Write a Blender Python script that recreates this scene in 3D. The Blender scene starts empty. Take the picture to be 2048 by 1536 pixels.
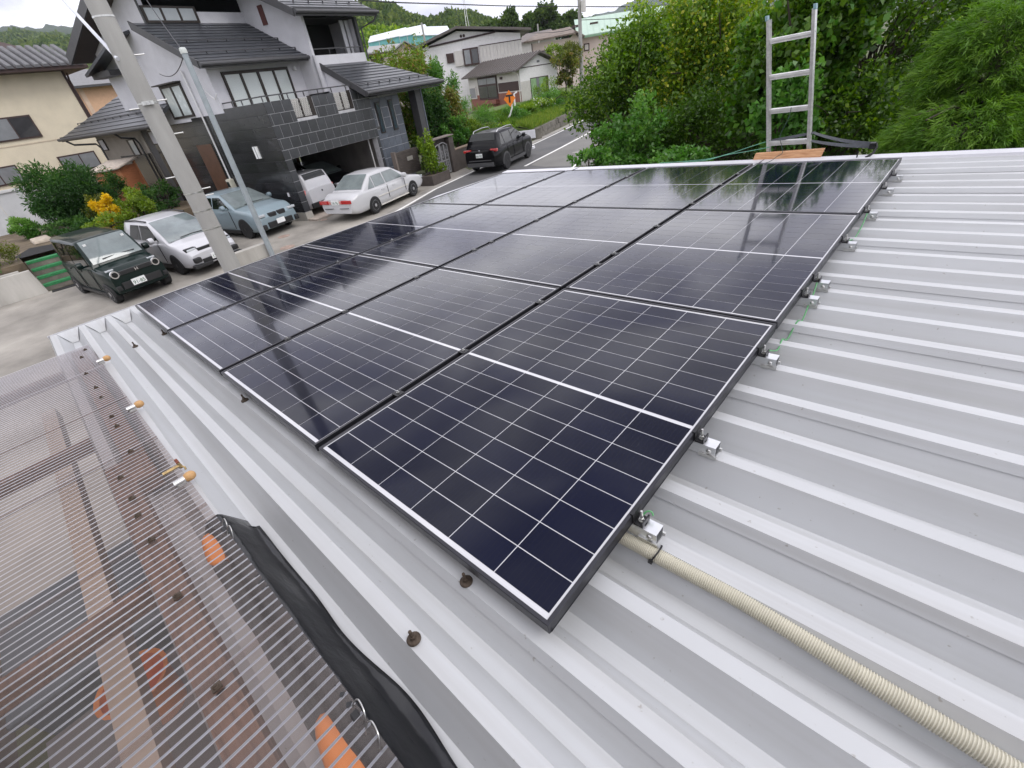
import bpy, bmesh, math, random
from mathutils import Vector, Matrix
from math import sin, cos, pi, radians, sqrt
S = bpy.context.scene
COL = S.collection
rnd = random.Random(7)
# ------------------------------------------------------------------ camera, world, sun, exposure
FPX = 885.61                                   # focal length in pixels of the 2048 px wide photograph
EYE = Vector((0.37472, -0.34366, 3.9))
CR = Vector((0.741157, 0.659037, -0.127889)); CD = Vector((0.305567, -0.500794, -0.809836)); CF = Vector((-0.597758, 0.561137, -0.572548))
cam = bpy.data.cameras.new('camera'); cam_o = bpy.data.objects.new('camera', cam); COL.objects.link(cam_o)
cam.sensor_fit = 'HORIZONTAL'; cam.sensor_width = 36.0; cam.lens = FPX / 2048 * 36.0
cam.clip_start = 0.02; cam.clip_end = 30000
m3 = Matrix((CR, -CD, -CF)).transposed()
cam_o.matrix_world = Matrix.Translation(EYE) @ m3.to_4x4()
S.camera = cam_o
SUN_ELEV, SUN_AZ = radians(52), radians(72)   # light falls from high up, slightly from the right of the camera
W = bpy.data.worlds.new('World'); S.world = W; W.use_nodes = True
nt = W.node_tree; nt.nodes.clear()
def wn(t, **k):
    n = nt.nodes.new(t)
    for a, b in k.items(): setattr(n, a, b)
    return n
out = wn('ShaderNodeOutputWorld'); bg = wn('ShaderNodeBackground'); sky = wn('ShaderNodeTexSky')
sky.sky_type = 'NISHITA'; sky.sun_disc = False; sky.sun_elevation = SUN_ELEV; sky.sun_rotation = SUN_AZ
sky.air_density = 1.0; sky.dust_density = 2.0
# overcast: clouds laid over the clear sky, thick nearly everywhere
tc = wn('ShaderNodeTexCoord'); mp = wn('ShaderNodeMapping'); mp.inputs['Scale'].default_value = (1.4, 1.4, 5.5)
n1 = wn('ShaderNodeTexNoise'); n1.inputs['Scale'].default_value = 1.7; n1.inputs['Detail'].default_value = 7; n1.inputs['Roughness'].default_value = .55; n1.inputs['Distortion'].default_value = .6
r1 = wn('ShaderNodeValToRGB'); r1.color_ramp.elements[0].position = .38; r1.color_ramp.elements[0].color = (6.2, 6.1, 7.2, 1); r1.color_ramp.elements[1].position = .70; r1.color_ramp.elements[1].color = (18.0, 17.8, 18.2, 1)
n2 = wn('ShaderNodeTexNoise'); n2.inputs['Scale'].default_value = 1.1; n2.inputs['Detail'].default_value = 5
r2 = wn('ShaderNodeValToRGB'); r2.color_ramp.elements[0].position = .3; r2.color_ramp.elements[0].color = (.86,) * 3 + (1,); r2.color_ramp.elements[1].position = .5; r2.color_ramp.elements[1].color = (1, 1, 1, 1)
mx = wn('ShaderNodeMix', data_type='RGBA')
L = nt.links.new
L(tc.outputs['Generated'], mp.inputs['Vector']); L(mp.outputs['Vector'], n1.inputs['Vector']); L(mp.outputs['Vector'], n2.inputs['Vector'])
L(n1.outputs['Fac'], r1.inputs['Fac']); L(n2.outputs['Fac'], r2.inputs['Fac'])
L(r2.outputs['Color'], mx.inputs['Factor']); L(sky.outputs['Color'], mx.inputs[6]); L(r1.outputs['Color'], mx.inputs[7])
L(mx.outputs[2], bg.inputs['Color']); L(bg.outputs['Background'], out.inputs['Surface'])
bg.inputs['Strength'].default_value = 0.10
sl = bpy.data.lights.new('sun', 'SUN'); sl.energy = 0.85; sl.angle = radians(25); sl.color = (1, .97, .93)
so = bpy.data.objects.new('sun', sl); COL.objects.link(so); so.location = (0, 0, 60)
sd = Vector((sin(SUN_AZ) * cos(SUN_ELEV), cos(SUN_AZ) * cos(SUN_ELEV), sin(SUN_ELEV)))
so.rotation_euler = sd.to_track_quat('Z', 'Y').to_euler()
vs = S.view_settings; vs.view_transform = 'Standard'; vs.look = 'None'; vs.exposure = 0.58; vs.gamma = 1.0; vs.use_curve_mapping = False
# ------------------------------------------------------------------ pixel helpers (photo 2048 x 1536)
def ray(px, py): return CR * ((px - 1024) / FPX) + CD * ((py - 768) / FPX) + CF
def G(px, py, z=0.0):
    d = ray(px, py); return EYE + d * ((z - EYE.z) / d.z)
def V(px, py, p0, ang):
    d = ray(px, py); n = Vector((-sin(ang), cos(ang), 0)); return EYE + d * ((Vector((p0[0], p0[1], EYE.z)) - EYE).dot(n) / d.dot(n))
# roof frame: origin at the near right top corner of the panel field, x right, y away, z off the roof
A3 = Matrix(((0.998989, -0.000135, -0.044954), (-0.000135, 0.999982, -0.005994), (0.044954, 0.005994, 0.998971)))
MR = Matrix.Translation((0, 0, 2.86227)) @ A3.to_4x4()
# ------------------------------------------------------------------ mesh builder
class MB:
    def __init__(s): s.v = []; s.f = []; s.m = []; s.cm = 0; s.col = None
    def add(s, vs, fs):
        o = len(s.v); s.v += [tuple(p) for p in vs]; s.f += [tuple(i + o for i in f) for f in fs]; s.m += [s.cm] * len(fs)
        return s
    def box(s, x0, x1, y0, y1, z0, z1):
        if x0 > x1: x0, x1 = x1, x0
        if y0 > y1: y0, y1 = y1, y0
        if z0 > z1: z0, z1 = z1, z0
        return s.add([(x0, y0, z0), (x1, y0, z0), (x1, y1, z0), (x0, y1, z0), (x0, y0, z1), (x1, y0, z1), (x1, y1, z1), (x0, y1, z1)],
                     [(0, 3, 2, 1), (4, 5, 6, 7), (0, 1, 5, 4), (1, 2, 6, 5), (2, 3, 7, 6), (3, 0, 4, 7)])
    def hexa(s, p):     # 8 points: bottom 4 ccw, top 4 ccw
        return s.add(p, [(0, 3, 2, 1), (4, 5, 6, 7), (0, 1, 5, 4), (1, 2, 6, 5), (2, 3, 7, 6), (3, 0, 4, 7)])
    def slab(s, poly, t):   # polygon of 3D points thickened by vector t
        n = len(poly); t = Vector(t); a = [Vector(p) for p in poly]; b = [p + t for p in a]
        return s.add(a + b, [tuple(range(n))[::-1], tuple(range(n, 2 * n))] + [(i, (i + 1) % n, n + (i + 1) % n, n + i) for i in range(n)])
    def cyl(s, p0, p1, r0, r1=None, n=10, cap=True):
        r1 = r0 if r1 is None else r1; p0 = Vector(p0); p1 = Vector(p1); d = (p1 - p0).normalized()
        a = d.orthogonal().normalized(); b = d.cross(a)
        ring = lambda p, r: [p + (a * cos(2 * pi * i / n) + b * sin(2 * pi * i / n)) * r for i in range(n)]
        fs = [(i, (i + 1) % n, n + (i + 1) % n, n + i) for i in range(n)]
        if cap: fs += [tuple(range(n))[::-1], tuple(range(n, 2 * n))]
        return s.add(ring(p0, r0) + ring(p1, r1), fs)
    def tube(s, pts, r, n=8, cap=True):
        pts = [Vector(p) for p in pts]; rs = r if isinstance(r, (list, tuple)) else [r] * len(pts)
        vs = []; up = None
        for i, p in enumerate(pts):
            d = (pts[min(i + 1, len(pts) - 1)] - pts[max(i - 1, 0)])
            d = d.normalized() if d.length > 1e-9 else Vector((0, 0, 1))
            if up is None: up = d.orthogonal().normalized()
            up = (up - d * up.dot(d)); up = up.normalized() if up.length > 1e-6 else d.orthogonal().normalized()
            b = d.cross(up)
            vs += [p + (up * cos(2 * pi * k / n) + b * sin(2 * pi * k / n)) * rs[i] for k in range(n)]
        fs = [(i * n + k, i * n + (k + 1) % n, (i + 1) * n + (k + 1) % n, (i + 1) * n + k) for i in range(len(pts) - 1) for k in range(n)]
        if cap: fs += [tuple(range(n))[::-1], tuple(range(len(vs) - n, len(vs)))]
        return s.add(vs, fs)
    def grid(s, fn, nu, nv, closed=False):
        vs = [fn(i / nu, j / nv) for j in range(nv + 1) for i in range(nu + 1)]
        return s.add(vs, [(j * (nu + 1) + i, j * (nu + 1) + i + 1, (j + 1) * (nu + 1) + i + 1, (j + 1) * (nu + 1) + i) for j in range(nv) for i in range(nu)])
    def lathe(s, prof, o=(0, 0, 0), n=16, ax='z'):
        vs = []
        for r, h in prof:
            for k in range(n):
                c, q = r * cos(2 * pi * k / n), r * sin(2 * pi * k / n)
                vs.append((o[0] + c, o[1] + q, o[2] + h) if ax == 'z' else ((o[0] + c, o[1] + h, o[2] + q) if ax == 'y' else (o[0] + h, o[1] + c, o[2] + q)))
        m = len(prof)
        fs = [(i * n + k, i * n + (k + 1) % n, (i + 1) * n + (k + 1) % n, (i + 1) * n + k) for i in range(m - 1) for k in range(n)]
        fs += [tuple(range(n))[::-1], tuple(range((m - 1) * n, m * n))]
        return s.add(vs, fs)
    def mesh(s, name):
        me = bpy.data.meshes.new(name); me.from_pydata(s.v, [], s.f); me.update()
        return me
    def build(s, name, mat, parent=None, smooth=False, fix=True, bevel=0, sharp=35):
        me = s.mesh(name)
        mats = mat if isinstance(mat, (list, tuple)) else [mat]
        for q in mats: me.materials.append(q)
        if len(mats) > 1: me.polygons.foreach_set('material_index', s.m)
        if fix:
            bm = bmesh.new(); bm.from_mesh(me); bmesh.ops.recalc_face_normals(bm, faces=bm.faces)
            if bevel: bmesh.ops.bevel(bm, geom=[e for e in bm.edges if len(e.link_faces) == 2 and e.calc_face_angle(0) > .6], offset=bevel, segments=2, affect='EDGES', profile=.6)
            bm.to_mesh(me); bm.free()
        if smooth:
            me.shade_smooth()
            try: me.set_sharp_from_angle(angle=radians(sharp))
            except Exception: pass
        return link(name, me, parent)
def link(name, me, parent=None):
    o = bpy.data.objects.new(name, me); COL.objects.link(o)
    if parent is not None: o.parent = parent
    return o
def tag(o, label=None, cat=None, group=None, kind=None):
    if label: o['label'] = label
    if cat: o['category'] = cat
    if group: o['group'] = group
    if kind: o['kind'] = kind
    return o
def thing(name, label, cat, loc=(0, 0, 0), rz=0.0, group=None, roof=False):
    o = bpy.data.objects.new(name, None); COL.objects.link(o); o.empty_display_size = .1
    M = Matrix.Translation(loc) @ Matrix.Rotation(rz, 4, 'Z')
    o.matrix_world = (MR @ M) if roof else M
    return tag(o, label, cat, group)
def onroof(o): o.matrix_world = MR.copy(); return o
def copy_tree(o, parent=None):
    c = o.copy(); COL.objects.link(c); c.parent = parent
    for ch in list(o.children): copy_tree(ch, c)
    return c
# ------------------------------------------------------------------ materials
MATS = {}
def mat(name, col, rough=.6, metal=0.0, var=.08, scale=6.0, bump=0.0, bscale=None, coat=0.0, crough=.05, spec=.5, col2=None, stretch=None, detail=4, island=0.0, coord='Object'):
    if name in MATS: return MATS[name]
    m = bpy.data.materials.new(name); m.use_nodes = True; t = m.node_tree; b = t.nodes['Principled BSDF']; l = t.links.new
    b.inputs['Roughness'].default_value = rough; b.inputs['Metallic'].default_value = metal
    b.inputs['Coat Weight'].default_value = coat; b.inputs['Coat Roughness'].default_value = crough
    b.inputs['Specular IOR Level'].default_value = spec
    c1 = tuple(col) + (1,)
    if var > 0 or col2 or bump > 0:
        tcn = t.nodes.new('ShaderNodeTexCoord'); mpn = t.nodes.new('ShaderNodeMapping'); l(tcn.outputs[coord], mpn.inputs[0])
        if stretch: mpn.inputs['Scale'].default_value = stretch
        nn = t.nodes.new('ShaderNodeTexNoise'); nn.inputs['Scale'].default_value = scale; nn.inputs['Detail'].default_value = detail; nn.inputs['Roughness'].default_value = .6
        l(mpn.outputs[0], nn.inputs['Vector'])
        rp = t.nodes.new('ShaderNodeValToRGB'); e = rp.color_ramp.elements; e[0].position = .32; e[1].position = .68
        if col2: e[0].color = c1; e[1].color = tuple(col2) + (1,)
        else: e[0].color = tuple(x * (1 - var) for x in col) + (1,); e[1].color = tuple(min(1, x * (1 + var)) for x in col) + (1,)
        l(nn.outputs['Fac'], rp.inputs[0]); src = rp.outputs[0]
        if island > 0:
            ge = t.nodes.new('ShaderNodeObjectInfo'); hs = t.nodes.new('ShaderNodeHueSaturation'); mr = t.nodes.new('ShaderNodeMapRange')
            mr.inputs['To Min'].default_value = 1 - island; mr.inputs['To Max'].default_value = 1 + island
            l(ge.outputs['Random'], mr.inputs[0]); l(mr.outputs[0], hs.inputs['Value']); l(src, hs.inputs['Color']); src = hs.outputs[0]
        l(src, b.inputs['Base Color'])
        if bump > 0:
            bn = t.nodes.new('ShaderNodeBump'); bn.inputs['Strength'].default_value = bump; bn.inputs['Distance'].default_value = .02
            n3 = t.nodes.new('ShaderNodeTexNoise'); n3.inputs['Scale'].default_value = bscale or scale * 6; n3.inputs['Detail'].default_value = 5
            l(mpn.outputs[0], n3.inputs['Vector']); l(n3.outputs['Fac'], bn.inputs['Height']); l(bn.outputs[0], b.inputs['Normal'])
    else: b.inputs['Base Color'].default_value = c1
    MATS[name] = m; return m
def P(m): return m.node_tree.nodes['Principled BSDF']
# ================================================================== FOREGROUND ROOF
def specks(name, col, rough, metal=0.0, amount=.62, scl=60.0, dark=(.25, .23, .2)):
    m = mat(name, col, rough, metal, var=.045, scale=1.6, bump=.06, bscale=5, coat=0.0)
    t = m.node_tree; b = P(m); l = t.links.new
    src = b.inputs['Base Color'].links[0].from_socket
    tcn = [n for n in t.nodes if n.type == 'TEX_COORD'][0]
    a = t.nodes.new('ShaderNodeTexNoise'); a.inputs['Scale'].default_value = scl; a.inputs['Detail'].default_value = 2
    l(tcn.outputs['Object'], a.inputs['Vector'])
    rp = t.nodes.new('ShaderNodeValToRGB'); rp.color_ramp.elements[0].position = amount + .10; rp.color_ramp.elements[1].position = amount + .15
    l(a.outputs['Fac'], rp.inputs[0])
    # streaks of grime along the ribs
    mpn = t.nodes.new('ShaderNodeMapping'); mpn.inputs['Scale'].default_value = (.5, 26, 12); l(tcn.outputs['Object'], mpn.inputs[0])
    g = t.nodes.new('ShaderNodeTexNoise'); g.inputs['Scale'].default_value = 1.0; g.inputs['Detail'].default_value = 6; l(mpn.outputs[0], g.inputs['Vector'])
    gr = t.nodes.new('ShaderNodeMapRange'); gr.inputs[1].default_value = .45; gr.inputs[2].default_value = .8; gr.inputs[4].default_value = .3; l(g.outputs['Fac'], gr.inputs[0])
    ad = t.nodes.new('ShaderNodeMath'); ad.operation = 'ADD'; ad.use_clamp = True
    m1 = t.nodes.new('ShaderNodeMath'); m1.operation = 'MULTIPLY'; m1.inputs[1].default_value = .55
    l(rp.outputs[0], m1.inputs[0]); l(m1.outputs[0], ad.inputs[0]); l(gr.outputs[0], ad.inputs[1])
    mx = t.nodes.new('ShaderNodeMix'); mx.data_type = 'RGBA'; mx.inputs[7].default_value = dark + (1,)
    l(ad.outputs[0], mx.inputs['Factor']); l(src, mx.inputs[6]); l(mx.outputs[2], b.inputs['Base Color'])
    return m
M_ROOF = specks('roof_paint', (.47, .48, .49), .40)
M_FLASH = mat('flashing_paint', (.54, .54, .57), .38, var=.05, scale=3)
M_ALU = mat('aluminium', (.72, .73, .74), .34, 1.0, var=.06, scale=20, stretch=(1, 1, 6))
M_STEEL = mat('zinc_steel', (.62, .62, .60), .35, 1.0, var=.12, scale=30)
M_BLACKM = mat('black_anodised', (.016, .016, .018), .38, .3, var=.1, scale=10)
M_FRAME = mat('panel_frame_black', (.035, .035, .042), .36, .55, var=.1, scale=8)
M_BACK = mat('backsheet_white', (.54, .54, .56), .4, coat=1.0, crough=.07, var=.02)
def cell_mat():
    m = mat('solar_cell', (.0045, .006, .017), .35, 0.0, var=.0, coat=1.0, crough=.055, spec=.3)
    t = m.node_tree; b = P(m); l = t.links.new
    oi = t.nodes.new('ShaderNodeObjectInfo'); tcn = t.nodes.new('ShaderNodeTexCoord')
    rp = t.nodes.new('ShaderNodeMix'); rp.data_type = 'RGBA'; rp.inputs[6].default_value = (.0012, .0024, .012, 1); rp.inputs[7].default_value = (.0018, .0036, .019, 1)
    l(oi.outputs['Random'], rp.inputs['Factor'])
    # hair-thin silver busbars across each half cell
    sp = t.nodes.new('ShaderNodeSeparateXYZ'); l(tcn.outputs['Object'], sp.inputs[0])
    f = t.nodes.new('ShaderNodeMath'); f.operation = 'MULTIPLY'; f.inputs[1].default_value = 1 / .0165; l(sp.outputs['X'], f.inputs[0])
    fr = t.nodes.new('ShaderNodeMath'); fr.operation = 'FRACT'; l(f.outputs[0], fr.inputs[0])
    lt = t.nodes.new('ShaderNodeMath'); lt.operation = 'LESS_THAN'; lt.inputs[1].default_value = .03; l(fr.outputs[0], lt.inputs[0])
    m2 = t.nodes.new('ShaderNodeMix'); m2.data_type = 'RGBA'; m2.inputs[7].default_value = (.015, .015, .018, 1); l(lt.outputs[0], m2.inputs['Factor']); l(rp.outputs[2], m2.inputs[6])
    l(m2.outputs[2], b.inputs['Base Color'])
    b.inputs['Specular IOR Level'].default_value = .5; b.inputs['IOR'].default_value = 1.17; b.inputs['Roughness'].default_value = .10; b.inputs['Coat IOR'].default_value = 1.2
    # dust and finger marks in the clear cover
    mp = t.nodes.new('ShaderNodeTexNoise'); mp.inputs['Scale'].default_value = 2.2; mp.inputs['Detail'].default_value = 5
    l(tcn.outputs['Object'], mp.inputs['Vector'])
    return m
M_CELL = cell_mat()
M_BOLT = mat('weathered_bolt', (.075, .055, .04), .7, .4, var=.35, scale=80)
M_RUBBER = mat('black_rubber', (.012, .012, .013), .55, var=.1, scale=20)
RX0, RX1, ZC, ZV = -5.0, 3.2, -.08, -.168

shed = thing('carport_building', 'white folded-plate metal roof building carrying the solar panels', 'roof', (0, 0, 0), 0, roof=True)
def sheet(k):
    y0 = .6 * k; m = MB()
    prof = [(-.041, ZC - .026), (-.0245, ZC + .002), (.021, ZC + .002)]
    for j in range(3):
        c = .2 * j
        prof += [(c + .0765, ZV), (c + .1235, ZV), (c + .179, ZC), (c + .221, ZC)]
    prof += [(.634, ZC - .021)]
    nx = 12
    vs = []
    for i in range(nx + 1):
        x = RX0 + (RX1 - RX0) * i / nx
        for (y, z) in prof: vs.append((x, y0 + y, z))
    n = len(prof)
    m.add(vs, [(i * n + j, i * n + j + 1, (i + 1) * n + j + 1, (i + 1) * n + j) for i in range(nx) for j in range(n - 1)])
    # rolled stiffening groove along each valley flank
    return m.build('roof_sheet', M_ROOF, shed, fix=False)
for k in range(-1, 9): sheet(k)
for j in range(-3, 27):                                   # turned-up closures at the rib ends
    yc = .2 * j + .1
    m = MB()
    m.grid(lambda u, v, yc=yc: (-4.86 - .13 * v ** 1.6, yc + (u - .5) * (.047 + .111 * v), ZV + .003 + .088 * v ** .75 + .02 * (1 - (2 * u - 1) ** 2) * 0), 4, 5)
    m.build('end_closure', M_ROOF, shed, smooth=True, fix=False)
m = MB(); m.box(RX0 - .012, RX0 - .002, -.64, 5.4, -.2, ZC + .006); m.build('edge_trim', M_FLASH, shed)
m = MB(); m.hexa([(RX0, 5.16, -.16), (RX1, 5.16, -.16), (RX1, 5.31, -.16), (RX0, 5.31, -.16), (RX0, 5.20, -.060), (RX1, 5.20, -.060), (RX1, 5.33, -.055), (RX0, 5.33, -.055)])
m.box(RX0, RX1, 5.331, 5.338, -.24, -.06)
m.build('verge_flashing', M_FLASH, shed)
for x in (-3.6, -1.2, 1.2):
    m = MB(); m.box(x - .003, x + .003, 5.155, 5.336, -.15, -.0535); m.build('flashing_joint', M_BLACKM, shed)
M_SIDE = mat('wall_metal', (.42, .41, .38), .5, var=.1, scale=3)
m = MB(); m.box(-4.8, 3.0, -.56, -.5, -2.9, -.18); m.build('wall', M_SIDE, shed)
m = MB(); m.box(-4.8, -4.74, -.5, 5.2, -2.9, -.18); m.build('wall', M_SIDE, shed)
m = MB(); m.box(-4.8, 3.0, 5.2, 5.26, -2.9, -.18); m.build('wall', M_SIDE, shed)
# folded end of the flashing at the far left corner of the roof
m = MB()
m.slab([(-5.25, 4.0, -.12), (-5.02, 4.0, -.10), (-5.02, 5.1, -.10), (-5.18, 5.1, -.12)], (0, 0, .012))
m.slab([(-5.27, 3.6, -.16), (-5.02, 3.2, -.14), (-5.02, 4.0, -.10), (-5.25, 4.0, -.12)], (0, 0, .012))
m.build('eave_flashing', M_FLASH, shed)
# fixing bolts standing on the rib crests
def stud(x, y, label, z=ZC):
    t = thing('roof_bolt', label, 'bolt', (x, y, z), rnd.uniform(0, 3), 'brown fixing bolts on the rib crests', roof=True)
    m = MB(); m.lathe([(.017, 0), (.0185, .002), (.0185, .006), (.016, .009), (.009, .0105), (.0085, .012)], n=18); m.build('washer', M_BOLT, t, smooth=True)
    m = MB(); m.lathe([(.0085, .012), (.0085, .019), (.006, .02)], n=6); m.build('nut', M_BOLT, t)
    m = MB(); m.lathe([(.0045, .02), (.0045, .040), (.0035, .041)], n=10); m.build('shank', M_BOLT, t, smooth=True)
stud(-.283, -.203, 'brown bolt with round washer on the rib crest nearest the black sheet')
stud(-.288, -.014, 'brown bolt beside the lower edge of the nearest solar panel')
stud(-2.0, -.012, 'brown bolt at the edge of the third panel column, on the second rib')
stud(-3.70, -.205, 'brown bolt on the rib near the far left end of the roof')
stud(-3.71, -.008, 'brown bolt under the corner between third and fourth panel columns', z=ZC + .002)
# ------------------------------------------------------------------ solar panels
PW, PL, GX, GY = 1.134, 1.611, .033, .012
CP, CL = 1.100 / 6, (PL - .022 - .030 - .014) / 16
mb = MB(); mb.box(-.5 * (CP - .003), .5 * (CP - .003), -.5 * (CL - .003), .5 * (CL - .003), 0, .0006)
CELL = mb.mesh('cell'); CELL.materials.append(M_CELL)
mb = MB(); t_ = .011
for (x0, x1, y0, y1) in ((-PW, 0, 0, t_), (-PW, 0, PL - t_, PL), (-PW, -PW + t_, t_, PL - t_), (-t_, 0, t_, PL - t_)):
    mb.box(x0, x1, y0, y1, -.035, 0)
FRM = mb.mesh('frame'); bm = bmesh.new(); bm.from_mesh(FRM); bmesh.ops.remove_doubles(bm, verts=bm.verts, dist=1e-5)
bmesh.ops.bevel(bm, geom=[e for e in bm.edges if len(e.link_faces) == 2 and e.calc_face_angle(0) > 1], offset=.0012, segments=1, affect='EDGES'); bm.to_mesh(FRM); bm.free()
FRM.materials.append(M_FRAME)
mb = MB(); mb.box(-PW + t_, -t_, t_, PL - t_, -.0075, -.0042); BCK = mb.mesh('backsheet'); BCK.materials.append(M_BACK)
colname = ['right-hand', 'second from right', 'third from right', 'leftmost']; rowname = ['near', 'middle', 'far']
for c in range(4):
    for r in range(3):
        lab = 'black framed solar panel, %s row, %s column' % (rowname[r], colname[c])
        t = thing('solar_panel', lab, 'solar panel', (-c * (PW + GX), r * (PL + GY), 0), 0, 'solar panels on the metal roof', roof=True)
        link('frame', FRM, t); link('backsheet', BCK, t)
        for i in range(6):
            for j in range(16):
                o = link('cell', CELL, t)
                o.location = (-(PW - 1.100) / 2 - CP * (i + .5), .011 + .015 + CL * (j + .5) + (.014 if j >= 8 else 0), -.0041)
# ------------------------------------------------------------------ mounting rails with clamps
RY = [.4, .8, 1.4, 2.0, 2.2, 2.8, 3.4, 4.0, 4.4]
ordn = ['nearest', 'second', 'third', 'fourth', 'fifth', 'sixth', 'seventh', 'eighth', 'farthest']
XL = -(4 * PW + 3 * GX)
def rail():
    t = thing('mounting_rail', '', 'rail', (0, 0, 0), 0, 'aluminium rails under the solar panels', roof=True)
    m = MB(); y0 = .021
    m.box(XL + .04, .072, -y0, -y0 + .003, ZC + .002, -.0365); m.box(XL + .04, .072, y0 - .003, y0, ZC + .002, -.0365)
    m.box(XL + .04, .072, -y0 + .003, -.007, -.0395, -.0365); m.box(XL + .04, .072, .007, y0 - .003, -.0395, -.0365)
    m.box(.034, .072, -.007, .007, -.0395, -.0365)
    m.box(XL + .04, .072, -y0 + .003, y0 - .003, ZC + .002, ZC + .005)
    m.build('channel', M_ALU, t)
    for q in (-.024, .024):
        m = MB(); m.box(.02, .078, q - .003, q + .003, ZC + .0005, ZC + .012); m.build('foot', M_STEEL, t)
    m = MB(); m.lathe([(.0085, 0), (.0085, -.0015), (.0068, -.004), (.003, -.006)], (.052, -.0212, -.056), 14, 'y'); m.build('side_bolt', M_STEEL, t, smooth=True)
    c = MB(); c.box(-.006, .0035, -.022, .022, .0006, .0036); c.box(.0008, .0042, -.022, .022, -.030, .0006); c.box(.0042, .032, -.02, .02, -.036, -.031); c.box(.028, .032, -.02, .02, -.031, -.018)
    e = c.build('end_clamp', M_BLACKM, t)
    b = MB(); b.lathe([(.0085, -.0305), (.0085, -.028)], (.018, 0, 0), 14); b.lathe([(.0068, -.028), (.0068, -.0205)], (.018, 0, 0), 6); b.lathe([(.0042, -.0205), (.0042, .006), (.0034, .008)], (.018, 0, 0), 10); b.build('bolt', M_STEEL, e, smooth=True)
    for k in range(1, 4):
        xs = -k * PW - (k - 1) * GX - GX / 2
        c = MB(); c.box(xs - GX / 2 - .006, xs + GX / 2 + .006, -.019, .019, .0006, .0035); c.box(xs - .009, xs + .009, -.019, .019, -.03, .0006)
        e = c.build('mid_clamp', M_BLACKM, t)
        b = MB(); b.lathe([(.007, .0035), (.007, .0095)], (xs, 0, 0), 6); b.lathe([(.0038, .0095), (.0038, .016)], (xs, 0, 0), 8); b.build('bolt', M_STEEL, e)
    return t
r0 = rail()
for i, y in enumerate(RY):
    o = r0 if i == 0 else copy_tree(r0)
    o.matrix_world = MR @ Matrix.Translation((0, y, 0))
    o['label'] = 'silver rail end with black clamp and bolt, %s along the panel edge' % ordn[i]
# ------------------------------------------------------------------ corrugated conduit, tie, earth wire
M_COND = mat('conduit_cream', (.54, .515, .42), .5, var=.06, scale=12)
cp = [(x, y - .004, z + .005) for x, y, z in [(-.6, .372, -.118), (-.2, .371, -.112), (.0, .370, -.104), (.09, .367, -.100), (.2, .368, -.100), (.32, .367, -.100), (.52, .353, -.104), (.68, .342, -.108), (.80, .334, -.112), (1.0, .322, -.118), (1.4, .30, -.128), (2.0, .29, -.132), (3.1, .29, -.132)]]
def catmull(p, n):
    p = [Vector(q) for q in p]; o = []
    for i in range(len(p) - 1):
        a, b, c, d = p[max(i - 1, 0)], p[i], p[i + 1], p[min(i + 2, len(p) - 1)]
        for k in range(n):
            t = k / n; o.append(.5 * ((2 * b) + (c - a) * t + (2 * a - 5 * b + 4 * c - d) * t * t + (3 * b - a - 3 * c + d) * t ** 3))
    return o + [p[-1]]
path = catmull(cp, 40)
ln = [0]
for a, b in zip(path, path[1:]): ln.append(ln[-1] + (b - a).length)
pts = []; rr = []; s = 0; i = 0; pit = .0052
while s < ln[-1] and i < len(path) - 2:
    while i < len(path) - 2 and ln[i + 1] < s: i += 1
    f = (s - ln[i]) / max(1e-9, ln[i + 1] - ln[i]); pts.append(path[i].lerp(path[i + 1], f))
    ph = (s / pit) % 1; rr.append(.0208 if ph < .5 else .0182); s += pit / 4
t = thing('conduit', 'cream corrugated conduit running from under the panels along a rib', 'conduit', (0, 0, 0), 0, roof=True)
m = MB(); m.tube(pts, rr, 14); m.build('tube', M_COND, t, smooth=True, sharp=60)
tie = MB(); ring = [(.078 + .012 * sin(a) , .372 + .026 * cos(a) - .006, -.094 + .028 * sin(a)) for a in [2 * pi * k / 26 for k in range(27)]]
tie.tube(ring, .0026, 6); tie.box(.07, .081, .336, .346, -.106, -.097)
o = tag(onroof(tie.build('cable_tie', M_RUBBER, None, smooth=True)), 'black cable tie looped round the cream conduit below the nearest rail', 'cable tie')
M_GREEN = mat('green_wire', (.10, .33, .13), .45, var=.1)
def wire(name, label, pts, r=.0018, m_=None, n=8, cat='wire', roof=True, sub=8):
    mb = MB(); mb.tube(catmull(pts, sub), r, n); o = mb.build(name, m_ or M_GREEN, None, smooth=True)
    if roof: onroof(o)
    return tag(o, label, cat)
wire('earth_wire', 'green earth wire hanging between the third and fourth rail ends', [(.02, 2.19, -.034), (.026, 2.14, -.06), (.034, 2.05, -.085), (.04, 1.98, -.070), (.046, 1.87, -.10), (.04, 1.8, -.072), (.03, 1.72, -.125), (.03, 1.62, -.076), (.034, 1.55, -.09), (.026, 1.44, -.036)], .0032)
wire('earth_wire', 'green earth wire drooping between the fifth and sixth rail ends', [(.02, 3.4, -.034), (.026, 3.3, -.06), (.03, 3.18, -.075), (.026, 3.05, -.10), (.028, 2.95, -.07), (.02, 2.81, -.034)], .0034)
wire('earth_wire', 'short green wire stub on the nearest rail clamp', [(.014, .408, -.026), (.022, .42, -.012), (.034, .424, -.008), (.042, .421, -.016)], .0026)
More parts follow.
